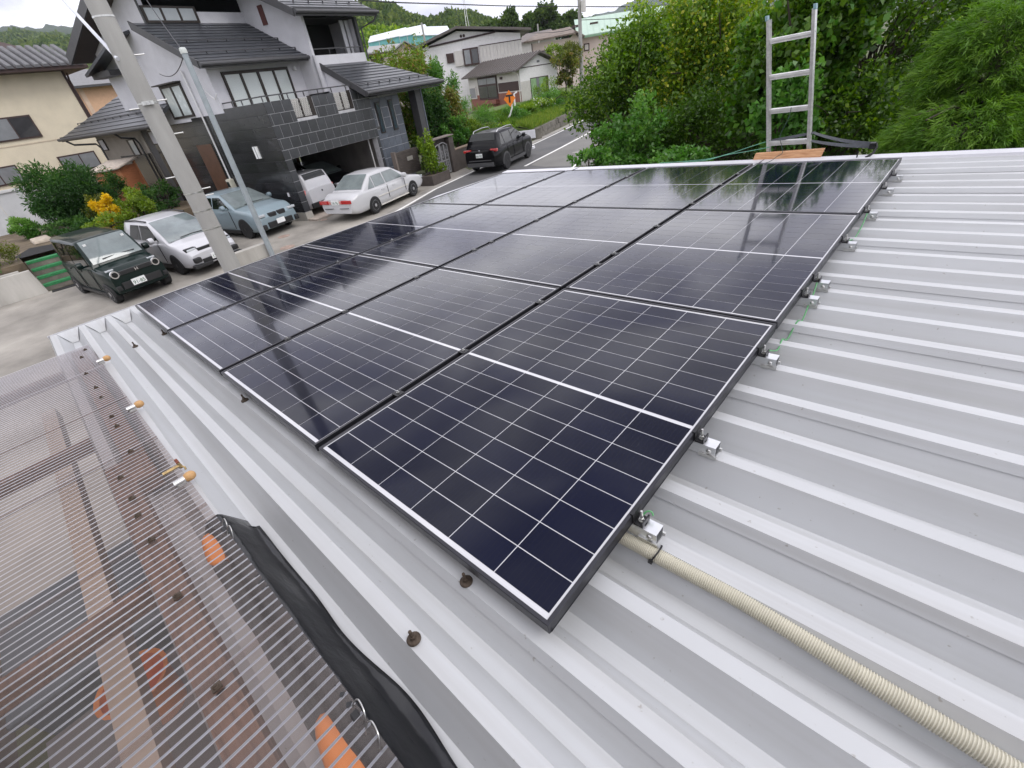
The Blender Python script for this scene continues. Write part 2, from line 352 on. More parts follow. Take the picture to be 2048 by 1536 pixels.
# ------------------------------------------------------------------ ladder, board, strap, ropes
M_LAD = mat('ladder_aluminium', (.66, .66, .64), .42, .85, var=.12, scale=14, stretch=(1, 1, 3))
lad = thing('ladder', 'silver aluminium ladder standing up past the far edge of the roof', 'ladder', (-1.0, 5.40, -2.75), 0, roof=True)
def lx(z): return -.131 * (z + .05)
def rl(x0, x1, z0, z1, y0=-.02, y1=.05):
    a, b = lx(z0), lx(z1); ya = -.02 * z0; yb = -.02 * z1
    return [(x0 + a, y0 + ya, z0 + 2.75), (x1 + a, y0 + ya, z0 + 2.75), (x1 + a, y1 + ya, z0 + 2.75), (x0 + a, y1 + ya, z0 + 2.75), (x0 + b, y0 + yb, z1 + 2.75), (x1 + b, y0 + yb, z1 + 2.75), (x1 + b, y1 + yb, z1 + 2.75), (x0 + b, y1 + yb, z1 + 2.75)]
for sx, zt in ((-1, 1.17), (1, 1.18)):
    xc = .198 * sx; m = MB(); m.cm = 0
    m.hexa(rl(xc - .003, xc + .003, -2.7, zt)); e = xc - .024 * sx
    m.hexa(rl(min(xc - .003 * sx, e), max(xc - .003 * sx, e), -2.7, zt - .02, -.02, -.016)); m.hexa(rl(min(xc - .003 * sx, e), max(xc - .003 * sx, e), -2.7, zt - .02, .046, .05))
    s_ = m.build('side_rail', M_LAD, lad)
    m = MB(); m.hexa(rl(xc - .014, xc + .010, zt - .03, zt + .012, -.024, .03)); m.build('end_cap', mat('cap_blue', (.22, .34, .38), .5), s_, bevel=.004)
    for k in range(5):
        m = MB(); z = .11 + .3 * k - .02
        m.lathe([(.006, 0), (.006, .004 * sx)], (xc + lx(z) + .003 * sx, .015 - .02 * z, z + 2.75), 8, 'x'); m.build('rivet', M_STEEL, s_)
for k in range(-8, 4):
    z = .075 + .298 * k
    m = MB(); a = lx(z)
    m.hexa([(-.193 + a, -.014 - .02 * z, z + 2.735), (.193 + a, -.014 - .02 * z, z + 2.735), (.193 + a, .032 - .02 * z, z + 2.735), (-.193 + a, .032 - .02 * z, z + 2.735), (-.193 + a, -.010 - .02 * z, z + 2.775), (.193 + a, -.010 - .02 * z, z + 2.775), (.193 + a, .036 - .02 * z, z + 2.78), (-.193 + a, .036 - .02 * z, z + 2.78)])
    m.box(-.193 + a, .193 + a, -.020 - .02 * z, -.014 - .02 * z, z + 2.752, z + 2.757); m.build('rung', M_LAD, lad)
M_WOOD = mat('plank_wood', (.42, .20, .09), .7, var=.3, scale=5, stretch=(2, 14, 14), bump=.2, col2=(.62, .36, .19))
m = MB(); m.hexa([(-1.325, 5.30, -.105), (-.69, 5.30, -.10), (-.69, 5.335, -.095), (-1.325, 5.335, -.10), (-1.30, 5.33, .0), (-.665, 5.33, .012), (-.665, 5.365, .017), (-1.30, 5.365, .005)])
tag(onroof(m.build('wooden_board', M_WOOD, None, bevel=.002)), 'reddish wooden board laid on the roof edge under the ladder', 'board')
M_STRAP = mat('strap_webbing', (.05, .055, .065), .65, var=.2, scale=40)
t = thing('ratchet_strap', 'dark grey tie-down strap from the ladder to the roof edge hook', 'strap', (-.3, 5.3, -.05), 0, roof=True)
def strap(a, b, sag, w):
    a, b = Vector(a), Vector(b); m = MB()
    def fn(u, v):
        p = a.lerp(b, u) + Vector((0, 0, -sag * 4 * u * (1 - u))); tw = .5 + .8 * u
        return p + Vector((0, cos(tw) * w * (v - .5), sin(tw) * w * (v - .5))) - Vector((-.3, 5.3, -.05))
    m.grid(fn, 14, 1); return m
for a, b, sg in (((-.79, 5.40, .15), (-.27, 5.33, .035), .02), ((-.80, 5.36, .09), (-.27, 5.31, .02), .015), ((-.79, 5.42, .15), (-1.19, 5.42, .10), .0)):
    o = strap(a, b, sg, .032).build('webbing', M_STRAP, t, fix=False); sm = o.modifiers.new('s', 'SOLIDIFY'); sm.thickness = .003
m = MB(); m.tube([(.03, .02, .085), (.045, .0, .09), (.055, -.01, .06), (.045, -.03, .02), (.02, -.05, .0), (.0, -.07, -.01)], .011, 8); m.box(.0, .04, -.03, .04, .05, .1); m.build('hook', M_BLACKM, t, smooth=True)
m = MB(); m.box(-.075, -.065, -.07, -.06, -.03, .045); m.box(-.078, -.05, -.075, -.055, -.035, -.03); m.build('hook_tip', M_BLACKM, t)
M_ROPE = mat('green_rope', (.12, .32, .22), .7, var=.15)
wire('rope', 'thin green rope running from the ladder left along the roof edge, upper strand', [(-1.19, 5.40, .11), (-1.4, 5.42, .055), (-1.6, 5.43, .0), (-1.86, 5.38, -.04), (-2.4, 5.33, -.05)], .0035, M_ROPE, cat='rope')
wire('rope', 'thin green rope running from the ladder left along the roof edge, lower strand', [(-1.18, 5.37, .05), (-1.4, 5.38, .02), (-1.62, 5.38, -.005), (-1.85, 5.345, -.045), (-2.1, 5.325, -.05)], .0035, M_ROPE, cat='rope')
wire('cord', 'dark green cord hanging from the second ladder rung over the wooden board', [(-1.03, 5.37, .40), (-1.04, 5.365, .3), (-1.09, 5.36, .16), (-1.06, 5.35, .06), (-1.03, 5.3, .0), (-1.05, 5.2, -.012), (-1.03, 4.95, -.002), (-1.05, 4.82, .004)], .003, mat('dark_cord', (.03, .06, .05), .7), cat='cord')
# ------------------------------------------------------------------ corrugated polycarbonate lean-to roof
def poly_mat():
    m = bpy.data.materials.new('polycarbonate_smoke'); m.use_nodes = True; t = m.node_tree; t.nodes.clear(); l = t.links.new
    o = t.nodes.new('ShaderNodeOutputMaterial'); tr = t.nodes.new('ShaderNodeBsdfTransparent'); tr.inputs[0].default_value = (.76, .71, .69, 1)
    df = t.nodes.new('ShaderNodeBsdfDiffuse'); df.inputs[0].default_value = (.30, .265, .25, 1)
    gl = t.nodes.new('ShaderNodeBsdfGlossy'); gl.inputs['Roughness'].default_value = .34; gl.inputs[0].default_value = (.46, .46, .48, 1)
    fr = t.nodes.new('ShaderNodeFresnel'); fr.inputs[0].default_value = 1.32
    m1 = t.nodes.new('ShaderNodeMixShader'); m2 = t.nodes.new('ShaderNodeMixShader')
    tc = t.nodes.new('ShaderNodeTexCoord'); ns = t.nodes.new('ShaderNodeTexNoise'); ns.inputs['Scale'].default_value = 2.2; ns.inputs['Detail'].default_value = 6; l(tc.outputs['Object'], ns.inputs['Vector'])
    mr = t.nodes.new('ShaderNodeMapRange'); mr.inputs[1].default_value = .3; mr.inputs[2].default_value = .75; mr.inputs[3].default_value = .07; mr.inputs[4].default_value = .26; l(ns.outputs['Fac'], mr.inputs[0])
    l(mr.outputs[0], m1.inputs[0]); l(tr.outputs[0], m1.inputs[1]); l(df.outputs[0], m1.inputs[2])
    l(fr.outputs[0], m2.inputs[0]); l(m1.outputs[0], m2.inputs[1]); l(gl.outputs[0], m2.inputs[2]); l(m2.outputs[0], o.inputs[0])
    return m
M_POLY = poly_mat()
leanto = thing('lean_to_roof', 'smoke brown corrugated polycarbonate lean-to roof with timber purlins', 'roof', (0, 0, 0), 0, roof=True)
edges = [-4.13, -3.46, -2.74, -2.05, -1.33, -.61, .11, .83]
for i in range(len(edges) - 1):
    x0, x1 = edges[i], edges[i + 1] + .032; up = .0022 * (i % 2) + .001 * i * 0; n = int((x1 - x0) / .032 * 8)
    m = MB(); vs = []
    for y in (-.40, -.9, -1.5, -2.4):
        for k in range(n + 1):
            x = x0 + (x1 - x0) * k / n; vs.append((x, (-.372 + .014 * x) if y == -.40 else y, -.0500 + up + .0045 * cos(2 * pi * x / .032)))
    m.add(vs, [(j * (n + 1) + k, j * (n + 1) + k + 1, (j + 1) * (n + 1) + k + 1, (j + 1) * (n + 1) + k) for j in range(3) for k in range(n)])
    m.build('polycarbonate_sheet', M_POLY, leanto, smooth=True, fix=False, sharp=80)
M_TIMB = mat('old_timber', (.20, .12, .085), .8, var=.3, scale=4, stretch=(2, 20, 20), bump=.2)
for (x0, x1, y0, y1, z0, z1, mt) in ((-4.1, -1.75, -.55, -.47, -.13, -.06, M_TIMB), (-2.0, .9, -.625, -.545, -.13, -.06, M_TIMB), (-4.1, .9, -1.35, -1.27, -.13, -.06, M_TIMB), (-4.1, .9, -2.15, -2.07, -.13, -.06, M_TIMB)):
    m = MB(); m.box(x0, x1, y0, y1, z0, z1); m.build('purlin', mt, leanto)
for x in (-4.0, -2.6, -1.2, .3):
    m = MB(); m.box(x - .03, x + .03, -2.3, -.6, -.20, -.132); m.build('rafter', M_TIMB, leanto)
for x in (-3.9, -1.2, .8):
    m = MB(); m.box(x - .05, x + .05, -2.25, -2.15, -2.86, -.21); m.build('post', M_TIMB, leanto)
m = MB(); m.box(-5.4, 3.2, -2.6, -2.45, -2.86, 3.2); m.build('unseen_house_wall', mat('house_wall_brown', (.16, .13, .11), .7, var=.15), leanto)  # unseen house wall behind the camera, added to darken the near rib slopes
for (x, y) in ((-4.0, -.46), (-3.84, -.50), (-3.42, -.52), (-3.07, -.51), (-2.86, -.51), (-2.52, -.51), (-2.37, -.51), (-2.02, -.51), (-1.83, -.58), (-1.62, -.575), (-1.48, -.58), (-1.29, -.575), (-.95, -.575), (-.57, -.58), (-.2, -.58), (.1, -.58)):
    m = MB(); m.box(x - .011, x + .011, y - .011, y + .011, -.0452, -.042); m.lathe([(.0085, -.042), (.007, -.038), (.0045, -.037), (.0045, -.034), (.002, -.033)], (x, y, 0), 12); m.build('roof_washer', M_BOLT, leanto, smooth=True)
# rounded wooden peg ends sticking out above the sheet edge
M_PEG = mat('peg_wood', (.50, .29, .12), .55, var=.12, scale=20, stretch=(3, 1, 3))
for (x, lab) in ((-3.53, 'pale wooden peg end by the far corner of the lean-to roof'), (-2.48, 'pale wooden peg end midway along the lean-to roof edge'), (-1.52, 'pale wooden peg end beside the brass valve')):
    t = thing('roof_peg', lab, 'peg', (x, -.405, -.058), 0, 'pale pegs along the lean-to roof edge', roof=True)
    m = MB(); m.lathe([(.0145, .004), (.0185, .012), (.0195, .020), (.0185, .030), (.014, .038), (.007, .042), (.001, .043)], (0, 0, .026), 16, 'y'); m.build('knob', M_PEG, t, smooth=True)
    m = MB(); m.cyl((0, -.035, .026), (0, .007, .026), .0115, n=12); m.box(-.009, .009, -.03, .0, 0, .018); m.build('ferrule', M_STEEL, t, smooth=True)
t = thing('brass_valve', 'small brass and rust coloured valve at the lean-to roof edge', 'valve', (-1.665, -.395, -.062), 0, roof=True)
M_BRASS = mat('brass', (.45, .33, .16), .45, .8, var=.3, scale=40)
m = MB(); m.cyl((-.0, -.06, .018), (0, .005, .018), .007, n=10); m.cyl((0, .004, .004), (0, .004, .038), .008, .006, n=8); m.build('body', M_BRASS, t, smooth=True)
m = MB(); m.box(-.012, .012, -.002, .010, .036, .042); m.cyl((0, .004, .042), (0, .004, .050), .006, n=8); m.build('handle', mat('rust_red', (.24, .08, .05), .7), t)
m = MB(); m.tube([(0, .006, .012), (.01, .014, .004), (.016, .012, -.006)], .004, 8); m.build('spout', M_BRASS, t, smooth=True)
# black plastic sheet pushed into the valley beside the lean-to
def plastic():
    m = MB(); rn = random.Random(4)
    def fn(u, v):
        x = -1.215 + 2.2 * u; yf = -.300 - .007 * sin(9 * u) - .006 * sin(23 * u + 1)
        y = (yf if u > .03 else yf - .02) + ((-.492) - yf) * v + .004 * sin(31 * u + 4 * v)
        zs = -.166 if y > -.324 else (-.166 + (-.324 - y) / .055 * .086 if y > -.379 else (-.079 if y > -.421 else -.079 - (-.421 - y) / .0555 * .088))
        w = .007 + .004 * sin(26 * u + 5 * v) + .003 * sin(57 * u - 9 * v + 1) + .008 * max(0, sin(17 * u + 2 * v)) * (1 - v)
        return (x, y, min(zs + w + .012 * sin(pi * v), -.058 if y < -.395 else 1))
    m.grid(fn, 150, 18); return m
M_PLAST = mat('black_polythene', (.005, .0055, .007), .24, var=.3, scale=9, bump=.14, bscale=16, spec=.5, stretch=(1, 2.5, 1))
o = tag(onroof(plastic().build('plastic_sheet', M_PLAST, None, smooth=True, fix=False, sharp=80)), 'wrinkled black plastic sheet stuffed between the lean-to and the metal roof', 'plastic sheet')
sm = o.modifiers.new('s', 'SOLIDIFY'); sm.thickness = .002
# orange plastic pull handles with wire loops under the sheet edge
M_ORG = mat('orange_plastic', (.95, .28, .015), .4, var=.12, scale=9, coat=.3)
def puller(x, y, rz, lab, s=1.0):
    t = thing('orange_float', lab, 'float', (x, y, -.082), rz, 'orange plastic floats at the lean-to edge', roof=True)
    m = MB(); m.grid(lambda u, v: (s * (.21 * u - .02), s * (.047 * sqrt(max(0, 1 - (2 * u - 1) ** 4)) * (.55 + .45 * u) * cos(2 * pi * v)) - .02, s * .020 * sqrt(max(0, 1 - (2 * u - 1) ** 4)) * sin(2 * pi * v) - .002), 18, 18); m.build('float_body', M_ORG, t, smooth=True)
    for k in (0, 1):
        m = MB(); m.box(s * (.05 + .06 * k), s * (.075 + .06 * k), .02 * s, .042 * s, .0, .014); m.build('lug', M_ORG, t, bevel=.002)
        m = MB(); x0 = .062 + .06 * k; m.tube(catmull([(s * x0, .03 * s, .01), (s * (x0 - .012), .045 * s, .04), (s * x0, .06 * s, .062), (s * (x0 + .03), .058 * s, .058), (s * (x0 + .038), .045 * s, .03), (s * (x0 + .034), .035 * s, .012)], 8), .0019, 8); m.build('wire_loop', M_STEEL, t, smooth=True)
    m = MB(); m.box(s * .052, s * .092, s * .030, s * .048, .018, .036); m.build('toggle', M_RUBBER, t, bevel=.004)
puller(-.31, -.425, radians(-3), 'orange plastic float with two wire loops, nearest the camera')
puller(-1.17, -.425, radians(0), 'orange plastic float with wire loops where the black sheet begins', .85)
# things kept under the lean-to
M_REDP = mat('red_oxide', (.52, .13, .06), .5, var=.2, scale=3)
m = MB(); m.cyl((-3.2, -.66, -.34), (1.2, -.66, -.34), .04, n=14); tag(onroof(m.build('red_pipe', M_REDP, None, smooth=True)), 'long red-brown pipe seen through the lean-to sheets', 'pipe')
M_BEIGE = mat('beige_pipe', (.55, .46, .37), .5, var=.1)
m = MB(); m.box(-4.0, 1.2, -.90, -.82, -.42, -.34); tag(onroof(m.build('beige_beam', M_BEIGE, None)), 'pale beige beam seen dimly through the lean-to sheets', 'beam')
t = thing('storage_bin', 'blue-grey storage bin standing under the far end of the lean-to', 'bin', (-2.75, -1.25, 0), 0)
M_BIN = mat('bin_grey', (.13, .17, .20), .6); m = MB(); m.hexa([(-.35, -.3, 0), (.35, -.3, 0), (.35, .3, 0), (-.35, .3, 0), (-.42, -.36, 1.5), (.42, -.36, 1.5), (.42, .36, 1.5), (-.42, .36, 1.5)]); m.build('tub', M_BIN, t, bevel=.02)
m = MB(); m.box(-.45, .45, -.39, .39, 1.5, 1.55); m.build('lid', M_BIN, t, bevel=.01)
t = thing('bucket', 'orange bucket standing under the lean-to', 'bucket', (-1.75, -1.05, 1.55), 0)
m = MB(); m.lathe([(.10, 0), (.14, .26), (.15, .27), (.13, .265), (.095, .02)], n=20); m.build('pail', M_ORG, t, smooth=True)
m = MB(); m.tube([(.14 * cos(a), 0, .26 + .12 * sin(a)) for a in [pi * k / 12 for k in range(13)]], .004, 6); m.build('handle', M_STEEL, t)
t = thing('work_bench', 'low grey bench standing beneath the lean-to', 'bench', (-1.3, -1.15, 0), 0)
M_BENCH = mat('bench_grey', (.20, .20, .20), .7)
m = MB(); m.box(-.75, 1.5, -.35, .35, 1.50, 1.55); m.build('top', M_BENCH, t)
for (x, y) in ((-.7, -.3), (1.45, -.3), (-.7, .3), (1.45, .3)):
    m = MB(); m.box(x - .03, x + .03, y - .03, y + .03, 0, 1.50); m.build('leg', M_BENCH, t)
# ================================================================== GROUND, ROAD, LOT
def struct(name, mb, m_, **k):
    o = mb.build(name, m_, None, **k); o['kind'] = 'structure'; return o
def sheetpoly(pts, z): 
    m = MB(); m.add([(p[0], p[1], z) for p in pts], [tuple(range(len(pts)))]); return m
M_SOIL = mat('ground_soil', (.10, .10, .05), .95, var=.3, scale=.15, col2=(.07, .10, .03), bump=.3, bscale=3)
M_CONC = mat('old_concrete', (.17, .157, .137), .85, scale=.55, col2=(.36, .335, .295), bump=.25, bscale=16, detail=9)
M_ASPH = mat('asphalt', (.08, .08, .083), .85, scale=.5, col2=(.125, .123, .12), bump=.3, bscale=60, detail=8)
M_ASPH2 = mat('asphalt_patch', (.145, .14, .13), .85, scale=.6, col2=(.185, .18, .165), bump=.3, bscale=60)
M_LINE = mat('road_paint', (.72, .71, .68), .6, var=.15, scale=8)
m = MB(); m.box(-4000, 4000, -4000, 4000, -.6, 0.0); struct('ground', m, M_SOIL)
lot = [G(0, 1000), (-9, -6), (-5, -6), (-5, 12), (-13.6, 12), (-14.42, 7.46), (-16.82, 12.94), (-17.7, 16.35), (-18.9, 17.0), (-18.7, 12), (-24.5, 9.8), (-23.4, 5.5), (-26, 4.6), (-20.4, 3.2), (-20.4, -6)]
lot = [(-20.4, -9), (-5, -9), (-5, 7.4), (-14.42, 7.46), (-16.82, 12.94), (-17.81, 16.35), (-19.3, 17.2), (-20.6, 12.8), (-23.0, 8.6), (-23.6, 6.2), (-23.0, 3.6), (-20.4, 3.2)]
struct('parking_lot', sheetpoly(lot, .004), M_CONC)
road = [(-14.42, 7.46), (-16.82, 12.94), (-17.81, 16.35), (-20.3, 24.2), (-23.9, 35.5), (-31, 55), (-24, 58), (-18.6, 36), (-14.6, 24), (-12.8, 18.2), (-10.8, 12), (-9.2, 7.42)]
struct('road', sheetpoly(road, .008), M_ASPH)
def strip(pts, w, z):
    m = MB(); v = []
    for i, p in enumerate(pts):
        p = Vector((p[0], p[1])); a = Vector(pts[max(0, i - 1)][:2]); b = Vector(pts[min(len(pts) - 1, i + 1)][:2]); d = (b - a).normalized(); n = Vector((-d.y, d.x)) * w / 2
        v += [(p.x + n.x, p.y + n.y, z), (p.x - n.x, p.y - n.y, z)]
    m.add(v, [(2 * i, 2 * i + 1, 2 * i + 3, 2 * i + 2) for i in range(len(pts) - 1)]); return m
lane = [(-14.55, 15.0), (-15.49, 17.71), (-16.6, 22.0), (-18.36, 28.38), (-20.6, 35.5), (-27, 56)]
near = sheetpoly([G(*p) for p in ((1186, 255), (1240, 262), (1240, 330), (1090, 334), (1062, 331))], .012)
struct('road_resurfacing', near, M_ASPH2)
struct('road_line_edge', strip([(-14.6, 7.9), (-16.86, 13.0), (-17.85, 16.4), (-19.72, 23.44), (-21.2, 28.5), (-23.33, 35.14), (-30, 55)], .14, .016), M_LINE)
struct('road_line_centre', strip([(-15.49, 17.71), (-16.7, 22.3), (-18.36, 28.38), (-20.6, 35.5), (-27, 56)], .16, .017), M_LINE)
struct('road_line_near_edge', strip([(-10.9, 12.5), (-12.7, 18.0), (-14.3, 23.0), (-18.3, 35.5)], .14, .016), M_LINE)
struct('gutter', strip([(-14.9, 8.4), (-17.0, 12.9), (-18.05, 16.3), (-20.1, 23.4), (-23.8, 35.2)], .5, .012), mat('gutter_concrete', (.27, .255, .23), .9, var=.25, scale=1.5, bump=.3))
mh = G(1158, 305); m = MB(); m.lathe([(.36, 0), (.36, .006)], (mh.x, mh.y, .014), 28); m.lathe([(.30, .006), (.30, .011)], (mh.x, mh.y, .014), 28)
tag(m.build('manhole_cover', mat('manhole_iron', (.26, .25, .23), .7, .2, var=.2, scale=12), None), 'round pale manhole cover set in the road', 'manhole cover')
for px, lab, r in (((568, 473), 'reddish round drain cover in the lot in front of the blue-grey car', .22), ((575, 495), 'faint round cover in the lot near the thin steel pole', .25), ((648, 440), 'small dark drain cover by the house corner', .14)):
    c = G(*px); m = MB(); m.lathe([(r, 0), (r, .006)], (c.x, c.y, .006), 22); tag(m.build('drain_cover', mat('cover_rust', (.30, .22, .18), .8, var=.3, scale=9), None), lab, 'drain cover')
# raised garden with retaining walls and steps
M_GARD = mat('garden_soil', (.13, .10, .065), .95, var=.35, scale=2, bump=.5, bscale=9)
m = MB()
def gz(x, y):
    return .93
gard = [(-20.6, .22), (-20.55, 3.3), (-23.2, 3.75), (-23.7, 5.6), (-25.5, 5.7), (-34, 3.6), (-60, 6), (-60, -12), (-20.9, -12), (-20.9, -.75), (-22.4, -.8), (-22.6, .1)]
m.slab([(p[0], p[1], -.02) for p in gard], (0, 0, .94)); struct('garden_terrace', m, M_GARD)
M_RET = mat('retaining_concrete', (.30, .285, .255), .85, scale=1.2, col2=(.48, .46, .42), bump=.25, bscale=14, stretch=(1, 1, .25))
t = thing('retaining_wall', 'pale stained concrete retaining wall left of the green steps', 'wall', (-20.4, -.7, 0), 0)
m = MB(); m.hexa([(.12, -12, 0), (.12, .02, 0), (-.3, .02, 0), (-.3, -12, 0), (.0, -12, .74), (.0, -.06, .74), (-.2, -.06, .74), (-.2, -12, .74)]); m.build('wall_face', M_RET, t, bevel=.015)
m = MB(); m.box(-.42, -.2, -12, -.3, .6, .76); m.build('coping', M_RET, t)
M_KERB = mat('kerb_stone', (.27, .235, .20), .9, var=.25, scale=3, bump=.4)
t = thing('garden_kerb', 'weathered stone kerb along the garden behind the parked cars', 'kerb', (-20.4, .2, 0), 0)
for i in range(7):
    m = MB(); y = .12 + i * .45; m.box(-.28, .0, y, y + .43, 0, .97 + rnd.uniform(-.02, .02)); m.build('stone', M_KERB, t, bevel=.02)
ca, cb = Vector((-20.75, 3.42)), Vector((-23.3, 3.95))
for i in range(6):
    a = ca.lerp(cb, i / 6); m = MB(); m.hexa([(a.x + 20.4 - .4, a.y - .2 - .05, 0), (a.x + 20.4, a.y - .2 - .12, 0), (a.x + 20.4, a.y - .2 + .2, 0), (a.x + 20.4 - .4, a.y - .2 + .28, 0), (a.x + 20.4 - .4, a.y - .2 - .05, .95), (a.x + 20.4, a.y - .2 - .12, .95), (a.x + 20.4, a.y - .2 + .2, .95), (a.x + 20.4 - .4, a.y - .2 + .28, .95)]); m.build('stone', M_KERB, t, bevel=.02)
t = thing('garden_steps', 'concrete garden steps with green mats beside the dark green car', 'steps', (-20.45, -.28, 0), 0)
M_MAT = mat('green_mat', (.03, .20, .07), .8, var=.25, scale=14, bump=.3)
M_STEP = mat('step_concrete', (.18, .16, .135), .9, var=.25, scale=4, bump=.3)
for k in range(4):
    x0 = -.02 - .30 * k; z = .2 + .21 * k
    m = MB(); m.box(x0 - .34, x0, -.46, .47, 0, z); s_ = m.build('step', M_STEP, t, bevel=.01)
    m = MB(); m.box(x0 - .26, x0 + .012, -.43, .45, z + .001, z + .012); m.box(x0 + .001, x0 + .013, -.43, .45, z - .06, z + .001); m.build('green_mat', M_MAT, s_)
M_BMAT = mat('black_mat', (.013, .012, .013), .9, var=.2, scale=20)
m = MB(); m.slab([(-21.85, -.74, .93), (-21.85, .22, .93), (-23.0, .6, .93), (-23.6, -.4, .93), (-22.4, -.9, .93)], (0, 0, .012)); tag(m.build('ground_sheet', M_BMAT, None), 'black sheet laid on the garden path above the steps', 'ground sheet')
m = MB(); m.slab([(-20.05, -.62, .006), (-19.95, .15, .006), (-20.35, .2, .006), (-20.36, -.6, .006)], (0, 0, .01)); tag(m.build('black_mat', M_BMAT, None), 'black rubber mat at the foot of the green steps', 'mat')
a = G(85, 482, .95); m = MB(); m.hexa([(a.x - .45, a.y - .32, .93), (a.x + .4, a.y - .28, .93), (a.x + .45, a.y + .33, .93), (a.x - .35, a.y + .25, .93), (a.x - .42, a.y - .3, 1.08), (a.x + .38, a.y - .25, 1.02), (a.x + .4, a.y + .28, 1.05), (a.x - .3, a.y + .22, 1.10)])
tag(m.build('flat_stone', mat('stone_pale', (.42, .36, .29), .9, var=.2, scale=5, bump=.3), None, bevel=.04), 'flat pale stone on the soil above the black sheet', 'stone')
# low concrete block by the poles
t = thing('kerb_block', 'low weathered concrete block between the utility pole and the thin pole', 'kerb', (-15.55, 4.3, 0), radians(97))
m = MB(); m.box(-.75, .42, -.12, .12, 0, .42); m.build('block', M_RET, t, bevel=.02)
# ------------------------------------------------------------------ poles
M_POLE = mat('pole_concrete', (.29, .285, .27), .8, scale=3, col2=(.36, .355, .335), bump=.12, bscale=30, stretch=(1, 1, .2))
pb = Vector((-10.85, 2.36, 0)); pt = Vector((-14.1 + 2.45, 2.36 + .18, 9.5)); lean = (pt - pb) / 9.5
t = thing('utility_pole', 'thick grey concrete utility pole leaning across the left of the view', 'utility pole', pb, 0)
m = MB(); m.tube([lean * z for z in (0, 2, 4, 6, 8, 10)], [.195, .178, .168, .158, .148, .138], 28); m.build('shaft', M_POLE, t, smooth=True)
def band(z, r, h, b):
    m = MB(); m.lathe([(r, -h), (r + .004, -h), (r + .004, h), (r, h)], tuple(lean * z), 28); return m.build('band', b, t, smooth=True)
def rad(z): return .195 - .0085 * min(z, 2) - .005 * max(0, min(z, 8) - 2)
for z in (2.02, 2.38, 2.72, 5.55, 4.28): 
    m = MB(); m.lathe([(rad(z) + .001, -.012), (rad(z) + .006, -.012), (rad(z) + .006, .012), (rad(z) + .001, .012)], tuple(lean * z), 28); m.build('band', M_STEEL, t, smooth=True)
cdir = (EYE - pb); cdir.z = 0; cdir.normalize(); sdir = Vector((-cdir.y, cdir.x, 0))
for z, sg in ((2.75, -1), (3.05, 1), (3.75, -1), (4.22, 1), (4.30, -1), (5.0, -1), (2.62, -1)):
    c = lean * z + sdir * sg * rad(z) * -1
    m = MB(); m.cyl(c, c - sdir * sg * .15, .011, n=8); m.cyl(c - sdir * sg * .15, c - sdir * sg * .157, .016, n=8); m.build('step_bolt', M_STEEL, t, smooth=True)
m = MB(); z = 4.28
for k in range(3): m.box(*(lambda q: (q.x - .03, q.x + .03, q.y - .03, q.y + .03, q.z - .03, q.z + .03))(lean * z + cdir * (rad(z) + .02) + sdir * (.06 * (k - 1))))
m.build('clamp', M_STEEL, t)
bt = lean * 4.26 + sdir * .16 + cdir * .05
d0 = ray(236, 118); d1 = ray(127, 0)
k0 = (pb + bt - EYE).length / d0.length
p0 = EYE + d0 * (k0); p1 = EYE + d1 * (k0 * 1.12)
m = MB(); m.cyl(p0 - pb, p1 - pb + (p1 - p0) * 1.2, .030, n=12); m.build('brace_rod', mat('galv_rod', (.62, .64, .68), .5, .3), t, smooth=True)
t = thing('steel_pole', 'thin grey galvanised steel pole beside the utility pole', 'pole', (-15.35, 4.72, 0), 0)
M_GALV = mat('galvanised', (.34, .38, .40), .5, .4, var=.1, scale=6)
tp = V(368, 105, (-15.35, 4.72), radians(60)); 
m = MB(); m.tube([(0, 0, 0), ((tp.x + 15.35) * .5, (tp.y - 4.72) * .5, tp.z * .5), (tp.x + 15.35, tp.y - 4.72, tp.z)], [.085, .078, .07], 16); m.build('tube', M_GALV, t, smooth=True)
m = MB(); m.lathe([(.085, 0), (.085, .09), (.07, .12), (.02, .13)], (tp.x + 15.35, tp.y - 4.72, tp.z - .02), 16); m.build('cap', mat('pole_cap', (.55, .58, .55), .5), t, smooth=True)
STEELTOP = tp.copy()
# ================================================================== MAIN HOUSE (local x along the street front, y into the depth)
TH = radians(103); C0 = Vector((-18.63, 7.66, 0))
def HF(s, d, z=0): return Vector((C0.x + cos(TH) * s - sin(TH) * d, C0.y + sin(TH) * s + cos(TH) * d, z))
M_TILE = mat('stone_tile_dark', (.040, .042, .046), .34, var=.3, scale=2.2, island=.22, bump=.05, coat=.15, crough=.2)
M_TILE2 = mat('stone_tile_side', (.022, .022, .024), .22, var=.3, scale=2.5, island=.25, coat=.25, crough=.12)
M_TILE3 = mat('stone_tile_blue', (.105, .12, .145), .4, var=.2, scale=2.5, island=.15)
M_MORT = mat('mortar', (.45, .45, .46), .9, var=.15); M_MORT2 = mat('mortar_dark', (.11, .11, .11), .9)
M_STUC = mat('white_stucco', (.60, .60, .63), .8, var=.06, scale=2, bump=.1)
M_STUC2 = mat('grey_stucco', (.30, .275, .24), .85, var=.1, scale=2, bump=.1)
M_HROOF = mat('roof_slate_metal', (.060, .064, .072), .33, .15, var=.22, scale=3, stretch=(1, 6, 1))
M_FASC = mat('fascia_dark', (.055, .055, .058), .5, var=.1)
M_BRFR = mat('bronze_frame', (.035, .028, .024), .45, .3)
M_DARKIN = mat('interior_dark', (.02, .02, .02), .9, var=0)
